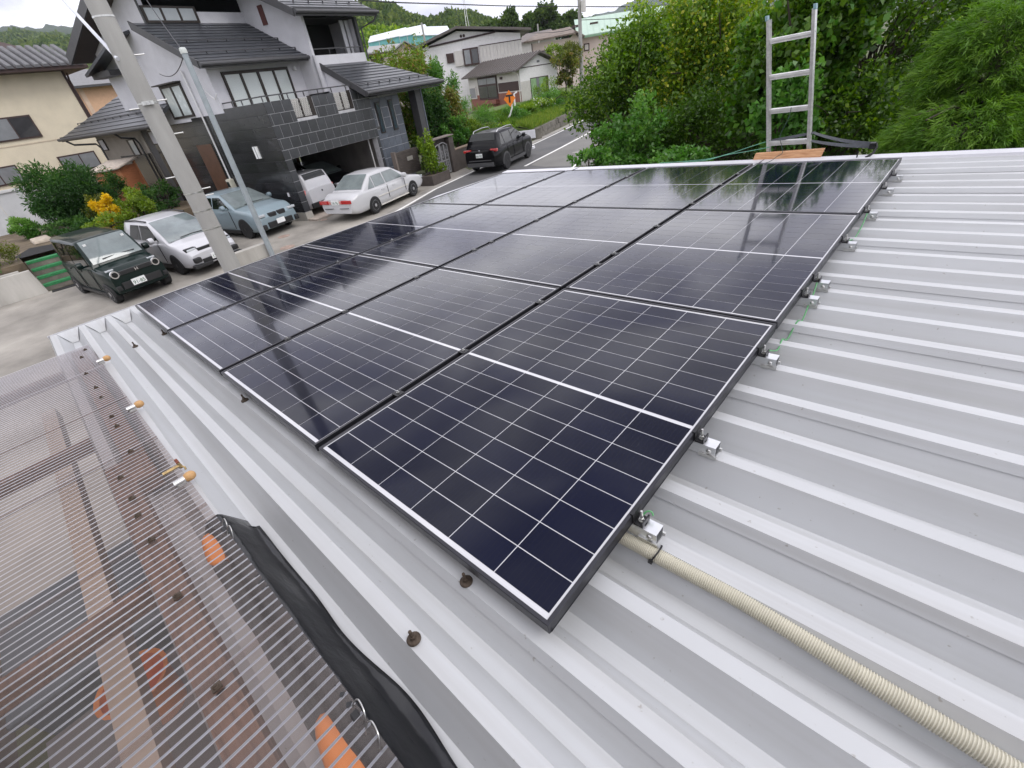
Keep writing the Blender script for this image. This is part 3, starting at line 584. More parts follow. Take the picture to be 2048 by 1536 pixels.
def curtain_mat():
    m = mat('curtain', (.62, .68, .66), .6, var=0, coat=1.0, crough=.02); t = m.node_tree; b = P(m); l = t.links.new
    tc = t.nodes.new('ShaderNodeTexCoord'); w = t.nodes.new('ShaderNodeTexWave'); w.inputs['Scale'].default_value = 7; w.inputs['Distortion'].default_value = 2; w.bands_direction = 'X'; l(tc.outputs['Object'], w.inputs['Vector'])
    r = t.nodes.new('ShaderNodeValToRGB'); r.color_ramp.elements[0].color = (.42, .47, .46, 1); r.color_ramp.elements[1].color = (.66, .71, .69, 1); l(w.outputs['Fac'], r.inputs[0]); l(r.outputs[0], b.inputs['Base Color']); return m
M_CURT = curtain_mat()
M_GLASSD = mat('window_glass_dark', (.02, .024, .028), .05, var=0, coat=1.0, crough=.01)
M_GLASSF = mat('window_glass_frosted', (.34, .37, .38), .35, var=.04, coat=.6, crough=.1)
house = thing('tiled_house', 'large house with black stone-tiled base, white upper walls and dark roofs', 'house', C0, TH)
def hp(name, m_, fn, parent=None, **k):
    mb = MB(); fn(mb); return mb.build(name, m_, parent or house, **k)
# --- ground floor shell
front = hp('front_wall', M_MORT, lambda m: (m.box(.02, .31, .012, .3, .3, 4.05), m.box(5.06, 5.24, .012, .3, 0, 4.05), m.box(.31, 5.06, .012, .3, 2.24, 3.47), m.box(.31, 1.18, .012, .3, 3.47, 4.1), m.box(2.17, 3.29, .012, .3, 3.47, 4.1), m.box(4.24, 5.06, .012, .3, 3.47, 4.05)))
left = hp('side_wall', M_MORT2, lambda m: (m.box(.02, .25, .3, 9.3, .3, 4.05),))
hp('plinth', M_RET, lambda m: (m.box(-.01, .33, -.01, .34, 0, .32), m.box(-.01, .26, .34, 6.0, 0, .32)))
TM = {}
def tile(w, h, m_, axis, parent, x, y, z):
    k = (round(w, 3), round(h, 3), m_.name, axis)
    if k not in TM:
        mb = MB()
        if axis == 'x': mb.box(.010, w - .010, -.012, .0, .010, h - .010)
        else: mb.box(-.012, .0, .004, w - .004, .004, h - .004)
        TM[k] = mb.mesh('tile'); TM[k].materials.append(m_)
    o = link('tile', TM[k], parent); o.location = (x, y, z); return o
rows = [2.24, 2.57, 2.95, 3.38, 3.75, 4.13]
for r in range(5):
    z0, z1 = rows[r], rows[r + 1]; cols = [.31 + .432 * i - (.2 if r % 2 else 0) for i in range(13)]
    cuts = sorted(set([round(c, 3) for c in cols if .06 < c < 5.1] + [0.0, 5.24] + ([1.18, 2.17, 3.29, 4.24] if r >= 3 else [])))
    for a, b in zip(cuts, cuts[1:]):
        if b - a < .06: continue
        mid = (a + b) / 2
        if r >= 3 and (1.18 < mid < 2.17 or 3.29 < mid < 4.24) and z1 > 3.5: continue
        tile(b - a, z1 - z0, M_TILE, 'x', front, a, .011, z0)
for i in range(5):
    z = .33 + .382 * i; tile(.31, .382, M_TILE, 'x', front, 0, .011, z)
    tile(.18, .44, M_TILE, 'x', front, 5.06, .011, .04 + .44 * i)
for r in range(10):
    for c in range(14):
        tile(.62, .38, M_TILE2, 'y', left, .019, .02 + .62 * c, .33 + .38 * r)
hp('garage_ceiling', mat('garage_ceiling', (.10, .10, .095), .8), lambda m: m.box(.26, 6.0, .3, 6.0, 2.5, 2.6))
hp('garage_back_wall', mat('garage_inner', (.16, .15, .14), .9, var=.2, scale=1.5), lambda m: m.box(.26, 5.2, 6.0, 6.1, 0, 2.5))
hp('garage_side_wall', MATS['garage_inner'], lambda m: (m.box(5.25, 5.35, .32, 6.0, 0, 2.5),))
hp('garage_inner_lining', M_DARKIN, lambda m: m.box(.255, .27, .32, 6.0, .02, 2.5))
hp('garage_floor', mat('garage_floor', (.33, .28, .24), .8, var=.2, scale=2), lambda m: (m.box(.0, 5.2, -.55, 6.0, .0, .07),))
hp('door_track', mat('track_pale', (.62, .62, .6), .5), lambda m: m.box(4.80, 4.84, .31, .35, .08, 2.24))
hp('back_door', mat('door_brown', (.16, .07, .045), .6), lambda m: (m.box(4.3, 4.42, 5.9, 5.98, .08, 2.1), m.box(4.95, 5.05, 5.9, 5.98, .08, 2.1)))
hp('back_door_pane', mat('door_grey', (.33, .35, .40), .5), lambda m: m.box(4.42, 4.95, 5.93, 5.97, .1, 2.1))
# --- blue-grey tiled entrance wing
wing = hp('entrance_wall', M_MORT, lambda m: m.box(5.26, 7.52, .33, 6.0, 0, 3.75))
for r in range(9):
    for c in range(5):
        x0 = 5.26 + .452 * c; z0 = .02 + .41 * r
        if (c == 1 or c == 3) and 2.3 < z0 + .2 < 3.5: continue
        tile(.452, .41, M_TILE3, 'x', wing, x0, .329, z0)
for k, s0 in enumerate((5.78, 6.68)):
    w_ = hp('slit_window', M_BRFR, lambda m: m.box(s0, s0 + .30, .28, .328, 2.3, 3.55)); hp('pane', mat('glass_blue', (.01, .03, .06), .05, var=0, coat=1), lambda m: m.box(s0 + .05, s0 + .25, .268, .279, 2.36, 3.5), w_)
hp('column', M_FASC, lambda m: m.box(8.3, 8.72, -.1, .32, 0, 3.82), bevel=.01)
hp('column_trim', M_TILE3, lambda m: m.box(8.721, 8.80, -.12, .1, 0, 3.82))
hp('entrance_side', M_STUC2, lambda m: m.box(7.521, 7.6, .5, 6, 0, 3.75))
# --- roofs made of lapped courses
def courses(parent, eL, eR, tR, tL, n, th=.025, name='roof_course', m_=None):
    eL, eR, tR, tL = map(Vector, (eL, eR, tR, tL)); nrm = (eR - eL).cross(tL - eL).normalized()
    if nrm.z < 0: nrm = -nrm
    for i in range(n):
        a, b = i / n, (i + 1.06) / n
        if i == n - 1: b = 1
        p = [eL.lerp(tL, a), eR.lerp(tR, a), eR.lerp(tR, b), eL.lerp(tL, b)]
        m = MB(); up = nrm * th; m.hexa([p[0], p[1], p[2] - nrm * .006, p[3] - nrm * .006, p[0] + up, p[1] + up, p[2] + nrm * .004, p[3] + nrm * .004]); m.build(name, m_ or M_HROOF, parent)
def roofslab(eL, eR, tR, tL, th=.12):
    m = MB(); m.slab([eL, eR, tR, tL], (0, 0, -th)); return m.build('roof', M_FASC, house)
def fascia(parent, a, b, h=.2, off=(0, 0, 0)):
    a, b = Vector(a), Vector(b); m = MB(); d = (b - a).normalized(); n = Vector((-d.y, d.x, 0)).normalized() * .05
    m.hexa([a - n - Vector((0, 0, h)), b - n - Vector((0, 0, h)), b + n - Vector((0, 0, h)), a + n - Vector((0, 0, h)), a - n, b - n, b + n, a + n]); m.build('fascia', M_FASC, parent)
def gutter(parent, a, b, r=.065):
    a, b = Vector(a), Vector(b); m = MB(); m.cyl(a, b, r, n=10); m.build('gutter', M_FASC, parent, smooth=True)
def snowbar(parent, eL, eR, tR, tL, f):
    eL, eR, tR, tL = map(Vector, (eL, eR, tR, tL)); a, b = eL.lerp(tL, f), eR.lerp(tR, f); up = Vector((0, 0, .09)); m = MB(); m.cyl(a + up, b + up, .014, n=6); m.build('snow_guard', M_FASC, parent)
    n = int((b - a).length / .7)
    for i in range(n + 1):
        q = a.lerp(b, i / n); m = MB(); m.box(q.x - .012, q.x + .012, q.y - .03, q.y + .03, q.z + .02, q.z + .1); m.build('snow_guard_foot', M_FASC, parent)
# terrace roof over the first upper storey (roof two)
R2 = ((-.55, 1.9, 5.55), (4.18, 1.9, 5.55), (4.18, 4.92, 7.05), (-.55, 4.92, 7.05)); r2 = roofslab(*R2); courses(r2, *R2, 13); fascia(r2, (-.55, 1.86, 5.58), (4.18, 1.86, 5.58), .22); gutter(r2, (-.6, 1.74, 5.47), (4.2, 1.74, 5.47)); snowbar(r2, *R2, .16); snowbar(r2, *R2, .45)
m = MB(); m.slab([(-.58, 1.9, 5.36), (-.58, 1.9, 5.6), (-.58, 4.95, 7.12), (-.58, 4.95, 6.86)], (.05, 0, 0)); m.build('verge_board', M_FASC, r2)
# right hipped roof over the entrance
RR = ((4.45, -.62, 3.98), (9.85, -.62, 4.02), (7.35, 1.5, 5.14), (4.45, 1.5, 5.14)); rr_ = roofslab(*RR); courses(rr_, *RR, 10); fascia(rr_, (4.45, -.66, 4.02), (9.85, -.66, 4.05), .2); gutter(rr_, (4.4, -.77, 3.92), (9.9, -.77, 3.95)); snowbar(rr_, *RR, .18)
RH = ((9.85, -.62, 4.0), (9.85, 4.2, 4.0), (7.35, 4.0, 5.14), (7.35, 1.5, 5.14)); rh = roofslab(*RH); courses(rh, *RH, 10); fascia(rh, (9.89, -.62, 4.05), (9.89, 4.2, 4.05), .2)
m = MB(); m.slab([(4.42, -.64, 3.8), (4.42, -.64, 4.05), (4.42, 1.5, 5.22), (4.42, 1.5, 4.95)], (.05, 0, 0)); m.build('verge_board', M_FASC, rr_)
hp('soffit', M_FASC, lambda m: m.box(5.2, 9.8, -.55, 4.1, 3.76, 3.82))
hp('gable_infill', M_STUC, lambda m: m.slab([(4.52, .3, 4.0), (4.52, 1.52, 4.0), (4.52, 1.52, 4.95), (4.52, .3, 4.33)], (.1, 0, 0)))
# --- upper white storey
hp('upper_wall', M_STUC, lambda m: (m.box(.0, 4.2, 2.5, 4.9, 4.0, 5.75),))
hp('upper_side_wall', M_STUC, lambda m: m.slab([(.003, 2.5, 5.7), (.003, 4.9, 5.7), (.003, 4.9, 6.85)], (.12, 0, 0)))
hp('terrace_floor', M_CONC, lambda m: m.box(.25, 5.24, .3, 2.5, 3.4, 3.46))
tall = hp('tall_block_wall', M_STUC, lambda m: (m.box(.0, 7.2, 4.9, 9.6, 3.9, 7.4),))
hp('gable_wall', M_STUC, lambda m: m.slab([(.0, 4.9, 7.4), (.0, 9.6, 7.4), (.0, 9.6, 6.7), (.0, 5.2, 8.35), (.0, 4.9, 8.2)][:1] + [(.0, 9.6, 7.39), (.0, 7.7, 7.41), (.0, 5.2, 8.35), (.0, 4.9, 8.24)], (.2, 0, 0)))
RT = ((-.75, 10.25, 6.72), (8.0, 10.25, 6.72), (8.0, 5.2, 8.55), (-.75, 5.2, 8.55)); rt = roofslab(*RT, th=.2); courses(rt, *RT, 16)
RT2 = ((-.75, 4.2, 8.2), (8.0, 4.2, 8.2), (8.0, 5.2, 8.55), (-.75, 5.2, 8.55)); roofslab(*RT2, th=.15)
m = MB(); m.slab([(-.79, 10.3, 6.45), (-.79, 10.3, 6.78), (-.79, 5.2, 8.62), (-.79, 5.2, 8.28)], (.06, 0, 0)); m.build('verge_board', M_FASC, rt)
hp('gable_soffit', mat('soffit_brown', (.07, .055, .05), .8), lambda m: m.slab([(-.73, 10.2, 6.50), (-.02, 10.2, 6.50), (-.02, 5.2, 8.30), (-.73, 5.2, 8.30)], (0, 0, -.03)))
hp('small_hood_roof', M_HROOF, lambda m: m.slab([(-.75, 6.2, 6.75), (.02, 6.2, 6.95), (.02, 9.7, 6.1), (-.75, 9.7, 5.95)], (0, 0, .1)))
hp('hood_beam', M_FASC, lambda m: m.box(-.5, -.05, 8.2, 9.75, 5.85, 6.05))
cl = hp('clerestory_window', M_BRFR, lambda m: m.box(.05, 2.1, 4.84, 4.899, 7.05, 7.55))
for i in range(3): hp('pane', M_GLASSF, lambda m: m.box(.13 + .65 * i, .68 + .65 * i, 4.825, 4.839, 7.12, 7.48), cl)
hp('seam', M_FASC, lambda m: m.box(-.02, .03, 4.86, 4.93, 6.9, 8.2))
# sliding doors and curtains
sd_ = hp('sliding_window', M_BRFR, lambda m: (m.box(.5, 3.5, 2.42, 2.499, 5.16, 5.26), m.box(.5, 3.5, 2.42, 2.499, 3.6, 3.66), m.box(.5, .58, 2.42, 2.499, 3.66, 5.16), m.box(3.42, 3.5, 2.42, 2.499, 3.66, 5.16), m.box(1.22, 1.30, 2.41, 2.499, 3.66, 5.16), m.box(1.98, 2.08, 2.41, 2.499, 3.66, 5.16), m.box(2.72, 2.80, 2.41, 2.499, 3.66, 5.16)))
for (a, b) in ((.58, 1.22), (1.30, 1.98), (2.08, 2.72), (2.80, 3.42)): hp('pane', M_CURT, lambda m: m.box(a, b, 2.46, 2.47, 3.66, 5.16), sd_)
hp('wall_lamp', mat('lamp_white', (.7, .7, .7), .4), lambda m: m.lathe([(.03, 0), (.06, -.06), (.075, -.14), (.02, -.15)], (3.85, 2.42, 5.25), 12), smooth=True)
sw = hp('side_window', M_BRFR, lambda m: (m.box(-.06, -.001, 4.45, 6.0, 5.1, 5.2), m.box(-.06, -.001, 4.45, 6.0, 4.05, 4.13), m.box(-.06, -.001, 4.45, 4.54, 4.13, 5.1), m.box(-.06, -.001, 5.9, 6.0, 4.13, 5.1), m.box(-.06, -.001, 5.15, 5.26, 4.13, 5.1), m.box(-.3, -.001, 4.4, 6.05, 5.2, 5.24)))
for (a, b) in ((4.54, 5.15), (5.26, 5.9)): hp('pane', M_CURT, lambda m: m.box(-.04, -.03, a, b, 4.13, 5.1), sw)
# railing and lattice on the terrace parapet
hp('railing', M_FASC, lambda m: (m.box(.0, 5.2, .06, .10, 4.28, 4.32), m.box(.06, .10, .1, 3.2, 4.28, 4.32)))
for s_ in (.05, .8, 1.15, 1.9, 2.6, 3.3, 4.1, 4.9): hp('rail_post', M_FASC, lambda m: m.box(s_, s_ + .03, .065, .095, 4.13, 4.28))
for d_ in (.7, 1.3, 1.9, 2.5, 3.1): hp('rail_post', M_FASC, lambda m: m.box(.065, .095, d_, d_ + .03, 4.13, 4.28))
M_LATT = mat('lattice_white', (.58, .57, .54), .6)
for (a, b) in ((1.18, 2.17), (3.29, 4.24)):
    lt = hp('lattice', M_BRFR, lambda m: (m.box(b - .16, b, .03, .09, 3.49, 4.13), m.box(a, b, .03, .09, 3.47, 3.50), m.box(a + .38, a + .44, .05, .09, 3.5, 4.1)))
    hp('lattice_backing', mat('lattice_shade', (.35, .34, .32), .8), lambda m: m.box(a, b - .16, .14, .15, 3.5, 4.1), lt)
    for sg in (1, -1):
        for i in range(-6, 12):
            x0 = a + .085 * i; x1 = x0 + sg * .40
            if sg < 0: x0 += .4; x1 += .4
            lo, hi = (min(x0, x1), max(x0, x1))
            p0 = Vector((x0, .075 - .006 * sg, 3.51)); p1 = Vector((x1, .075 - .006 * sg, 4.1))
            if hi < a + .02 or lo > b - .18: continue
            for (lim, s2) in ((a + .01, 1), (b - .17, -1)):
                for q, o_ in ((0, 1), (1, 0)):
                    pa, pb_ = (p0, p1) if q == 0 else (p1, p0)
                    if (pa.x - lim) * s2 < 0 and abs(p1.x - p0.x) > 1e-6:
                        f = (lim - pa.x) / (pb_.x - pa.x); pn = pa.lerp(pb_, f)
                        if q == 0: p0 = pn
                        else: p1 = pn
            if (p1 - p0).length < .05: continue
            hp('lattice_slat', M_LATT, lambda m: m.cyl(p0, p1, .010, n=5), lt)
# --- right upper block with the recessed balcony
hp('balcony_parapet', M_STUC, lambda m: (m.box(4.2, 7.3, 1.5, 1.62, 4.2, 5.48),))
hp('balcony_rail', M_FASC, lambda m: (m.box(4.3, 7.25, 1.52, 1.56, 5.68, 5.72), m.box(5.2, 5.23, 1.53, 1.55, 5.48, 5.7), m.box(6.1, 6.13, 1.53, 1.55, 5.48, 5.7), m.box(6.7, 6.73, 1.53, 1.55, 5.48, 5.7)))
hp('block_side_wall', M_STUC, lambda m: m.slab([(4.2, 1.5, 4.2), (4.2, 5.0, 4.2), (4.2, 5.0, 8.2), (4.2, 1.5, 6.85)], (.12, 0, 0)))
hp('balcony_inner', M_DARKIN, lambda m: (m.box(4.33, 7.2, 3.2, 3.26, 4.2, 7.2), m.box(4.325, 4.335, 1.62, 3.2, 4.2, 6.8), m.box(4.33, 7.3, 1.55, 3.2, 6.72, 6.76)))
hp('balcony_door', M_GLASSF, lambda m: m.box(4.75, 5.0, 3.14, 3.19, 4.6, 6.2))
hp('balcony_floor', M_CONC, lambda m: m.box(4.33, 7.2, 1.63, 3.2, 4.5, 4.6))
for s_ in (6.62, 6.92): hp('balcony_curtain', M_STUC, lambda m: m.box(s_, s_ + .2, 1.9, 1.95, 5.5, 6.7))
hp('balcony_post', M_FASC, lambda m: m.box(7.14, 7.30, 1.5, 1.64, 5.49, 6.76))
hp('block_right_wall', M_STUC, lambda m: m.box(7.2, 7.3, 1.63, 6, 4.0, 7.3))
R3 = ((3.4, .9, 6.86), (7.98, .9, 6.9), (7.98, 4.4, 8.5), (3.4, 4.4, 8.5)); r3 = roofslab(*R3); courses(r3, *R3, 14); fascia(r3, (3.4, .86, 6.92), (7.98, .86, 6.95), .24); gutter(r3, (3.35, .74, 6.80), (8.0, .74, 6.83)); snowbar(r3, *R3, .2)
m = MB(); m.slab([(3.37, .9, 6.66), (3.37, .9, 6.92), (3.37, 4.4, 8.56), (3.37, 4.4, 8.25)], (.05, 0, 0)); m.build('verge_board', M_FASC, r3)
hp('slit_vent', mat('dark_red', (.11, .04, .035), .6), lambda m: m.box(4.17, 4.199, 3.55, 3.85, 6.8, 7.45))
hp('downpipe', M_FASC, lambda m: m.tube([(7.9, .78, 6.75), (7.8, .95, 6.55), (7.38, 1.42, 6.35), (7.36, 1.44, 5.2)], .035, 8), smooth=True)
# --- lower left wing with its own hipped roof
hp('rear_wing_wall', M_STUC2, lambda m: m.box(.0, 5, 9.35, 13.9, .3, 3.95))
hp('rear_wing_tiles', M_TILE2, lambda m: m.box(-.02, -.001, 9.4, 12.4, .9, 2.95))
hp('rear_wing_tiles', M_TILE2, lambda m: m.box(-.02, -.001, 12.42, 13.9, .9, 1.9))
RL = ((-1.0, 5.9, 4.02), (-1.0, 14.8, 4.05), (1.2, 12.2, 5.35), (1.2, 5.9, 5.35)); rl_ = roofslab(*RL); courses(rl_, *RL, 9); fascia(rl_, (-1.04, 5.9, 4.06), (-1.04, 14.8, 4.09), .2); gutter(rl_, (-1.15, 5.9, 3.95), (-1.15, 14.9, 3.98)); snowbar(rl_, *RL, .3)
RL2 = ((-1.0, 14.8, 4.05), (4.6, 14.8, 4.05), (2.2, 12.2, 5.35), (1.2, 12.2, 5.35)); rl2 = roofslab(*RL2); courses(rl2, *RL2, 9)
for (d0_, z0_, w_, h_, mt) in ((13.2, 3.3, .42, .42, M_STUC), (8.15, 3.3, .42, .45, M_STUC), (10.3, 2.95, .42, .6, M_GLASSF)):
    w2 = hp('small_window', M_BRFR, lambda m: m.box(-.05, -.022, d0_ - .05, d0_ + w_ + .22, z0_ - .04, z0_ + h_ + .04)); hp('pane', mt, lambda m: m.box(-.065, -.051, d0_, d0_ + w_, z0_, z0_ + h_), w2)
hp('downpipe', M_FASC, lambda m: m.tube([(-1.1, 9.2, 3.9), (-.9, 9.3, 3.72), (-.2, 9.7, 3.6), (-.1, 9.75, 3.4), (-.1, 9.75, .95)], .045, 8), smooth=True)
hp('downpipe', M_FASC, lambda m: m.tube([(-1.1, 14.3, 3.9), (-.9, 14.2, 3.7), (-.2, 13.7, 3.6), (-.12, 13.6, 3.4), (-.12, 13.6, .95)], .045, 8), smooth=True)
hp('entry_door', mat('entry_brown', (.10, .05, .03), .5, var=.2, scale=4), lambda m: m.box(-.012, -.0005, 4.3, 5.4, 1.0, 3.05))
pl_ = hp('light_plate', mat('lamp_panel', (.82, .82, .80), .4), lambda m: (m.box(-.05, .005, 1.35, 1.62, 2.38, 2.8),)); hp('light_divider', M_FASC, lambda m: m.box(-.056, -.051, 1.475, 1.495, 2.38, 2.8), pl_)
hp('wall_outlet', M_STUC, lambda m: m.box(-.03, .005, .55, .63, .95, 1.1))
# white service conduit with meter box
cv = hp('service_conduit', mat('pvc_white', (.75, .75, .75), .4), lambda m: m.tube([(-.06, 3.95, 5.5), (-.05, 3.95, 5.0), (-.05, 3.98, 1.72)], .032, 8), smooth=True)
bx = hp('meter_box', mat('meter_beige', (.58, .56, .46), .5), lambda m: m.box(-.22, .0, 3.82, 4.12, 1.12, 1.72), bevel=.05); hp('meter_glass', M_GLASSD, lambda m: m.box(-.235, -.219, 3.9, 4.06, 1.42, 1.62), bx); hp('meter_cable', M_STEEL, lambda m: m.tube([(-.1, 3.9, 1.12), (-.1, 3.88, .95), (-.1, 3.97, .88), (-.1, 4.04, .95), (-.1, 4.02, 1.12)], .012, 6), bx)
hp('tap_bracket', mat('pvc_white', (.7, .7, .7)), lambda m: m.tube([(-.25, 2.9, 5.0), (-.12, 2.75, 4.62), (-.12, 2.5, 4.45), (-.12, 2.3, 4.62)], .02, 6))
# ------------------------------------------------------------------ gate walls and ornamental gate in front of the house
M_BRK = mat('gate_wall_brown', (.075, .062, .055), .7, var=.2, scale=3, bump=.15)
gw = thing('gate_wall', 'dark brown gate wall and piers in front of the house entrance', 'wall', HF(0, -1.5), TH)
def gp(name, m_, fn, parent, **k):
    mb = MB(); fn(mb); return mb.build(name, m_, parent, **k)
gp('pier', M_BRK, lambda m: m.box(6.6, 6.98, -.05, .35, 0, 1.72), gw, bevel=.01); gp('pier', M_BRK, lambda m: m.box(8.36, 8.74, -.05, .35, 0, 1.60), gw, bevel=.01)
gp('lintel_wall', M_BRK, lambda m: m.box(6.98, 8.36, .22, .36, 0, 1.66), gw)
gp('capping', mat('gate_cap', (.20, .17, .15), .7), lambda m: m.box(6.55, 8.8, -.08, .38, 1.665, 1.71), gw)
for r in range(9): gp('brick_course', M_BRK, lambda m: m.box(5.05, 6.6, .62 - .004 * (r % 2), .78, .5 + .115 * r, .5 + .115 * r + .105), gw)
gp('name_wall_end', mat('wall_end_pale', (.17, .14, .12), .7), lambda m: m.box(4.95, 5.05, .6, .82, 0, 1.58), gw); gp('name_plate', mat('plate_grey', (.36, .34, .31), .5), lambda m: m.box(5.75, 6.15, .595, .615, 1.08, 1.25), gw)
gp('low_wall', M_BRK, lambda m: m.box(8.75, 13.2, .0, .3, 0, .95), gw); gp('low_wall_cap', mat('cap_brown', (.20, .15, .11), .8), lambda m: m.box(8.75, 13.2, -.03, .33, .95, 1.0), gw)
gt = thing('ornamental_gate', 'silver grey ornamental cast gate with arched top and scrolls', 'gate', HF(6.98, -1.42), TH)
M_CAST = mat('cast_aluminium', (.36, .36, .37), .5, .4, var=.15, scale=10)
for k in (0, 1):
    x0 = .02 + .68 * k; h0, h1 = (1.12, 1.42) if k == 0 else (1.42, 1.32)
    gp('leaf_frame', M_CAST, lambda m: (m.box(x0, x0 + .05, 0, .05, .06, h0), m.box(x0 + .61, x0 + .66, 0, .05, .06, h1), m.box(x0 + .05, x0 + .61, 0, .05, .06, .12), m.tube([(x0 + .025 + .61 * u, .025, h0 + (h1 - h0) * u + .07 * sin(pi * u)) for u in [i / 10 for i in range(11)]], .028, 8)), gt)
    gp('scroll_panel', mat('gate_shade', (.10, .10, .10), .7), lambda m: m.box(x0 + .05, x0 + .61, .06, .07, .1, min(h0, h1)), gt)
    gp('centre_bars', M_CAST, lambda m: (m.box(x0 + .30, x0 + .36, .0, .04, .12, max(h0, h1) - .05), m.box(x0 + .05, x0 + .61, 0, .04, .62, .68)), gt)
    for (cx, cz, r_) in ((.17, .35, .09), (.50, .35, .09), (.17, .88, .09), (.50, .88, .09), (.17, .52, .055), (.50, .52, .055), (.17, 1.05, .06), (.50, 1.08, .06), (.17, .19, .05), (.50, .19, .05)):
        gp('scroll', M_CAST, lambda m: m.tube([(x0 + cx + r_ * (1 - .06 * i / 3) * cos(.55 * i), .03, cz + r_ * (1 - .06 * i / 3) * sin(.55 * i)) for i in range(13)], .014, 6), gt)
pt_ = thing('planter', 'low dark brown planter box in front of the gate pier', 'planter', HF(5.6, -2.35), TH)
gp('planter_wall', M_BRK, lambda m: (m.box(-.1, 1.3, 0, .1, 0, .42), m.box(-.1, 1.3, .7, .8, 0, .42), m.box(-.1, 0, .1, .7, 0, .42), m.box(1.2, 1.3, .1, .7, 0, .42)), pt_); gp('planter_soil', M_GARD, lambda m: m.box(0, 1.2, .1, .7, .02, .36), pt_)
# ================================================================== CARS
def paint(name, col, rough=.4, metal=.0): return mat(name, col, rough, metal, var=.03, scale=2, coat=.7, crough=.03, spec=.1)
M_TYRE = mat('tyre', (.015, .015, .016), .8, var=.2, scale=30); M_RIM = mat('rim_silver', (.55, .55, .56), .35, .9); M_RIMB = mat('rim_black', (.03, .03, .032), .4, .5)
M_CGLASS = mat('car_glass', (.008, .010, .010), .04, var=0, coat=.4, crough=.01, spec=.2); M_CGLASSL = mat('car_glass_light', (.15, .18, .18), .08, var=.25, scale=2, coat=.8, crough=.01)
M_CHROME = mat('chrome', (.75, .75, .76), .15, 1.0, var=0); M_PLAST2 = mat('trim_black', (.016, .016, .017), .55, var=.1); M_TRIMG = mat('trim_grey', (.06, .06, .062), .65)
M_RED = mat('lamp_red', (.42, .012, .012), .2, var=.05, coat=1.0); M_LAMP = mat('lamp_clear', (.55, .58, .6), .12, .3, var=.1, coat=1.0); M_AMB = mat('lamp_pink', (.60, .20, .18), .3)
M_PLATE = mat('plate_white', (.78, .79, .78), .5, var=0); M_PLY = mat('plate_text', (.03, .12, .06), .6, var=0)
def interp(pts, x):
    if x <= pts[0][0]: return pts[0][1]
    for (a, b), (c, d) in zip(pts, pts[1:]):
        if x <= c:
            f = (x - a) / (c - a); f = f * f * (3 - 2 * f) * .5 + f * .5; return b + (d - b) * f
    return pts[-1][1]
def text_mesh(txt, h):
    cu = bpy.data.curves.new('txt', 'FONT'); cu.body = txt; cu.size = h; cu.align_x = 'CENTER'; cu.align_y = 'CENTER'; cu.extrude = .002
    ob = bpy.data.objects.new('txt', cu); me = bpy.data.meshes.new_from_object(ob); bpy.data.objects.remove(ob); return me
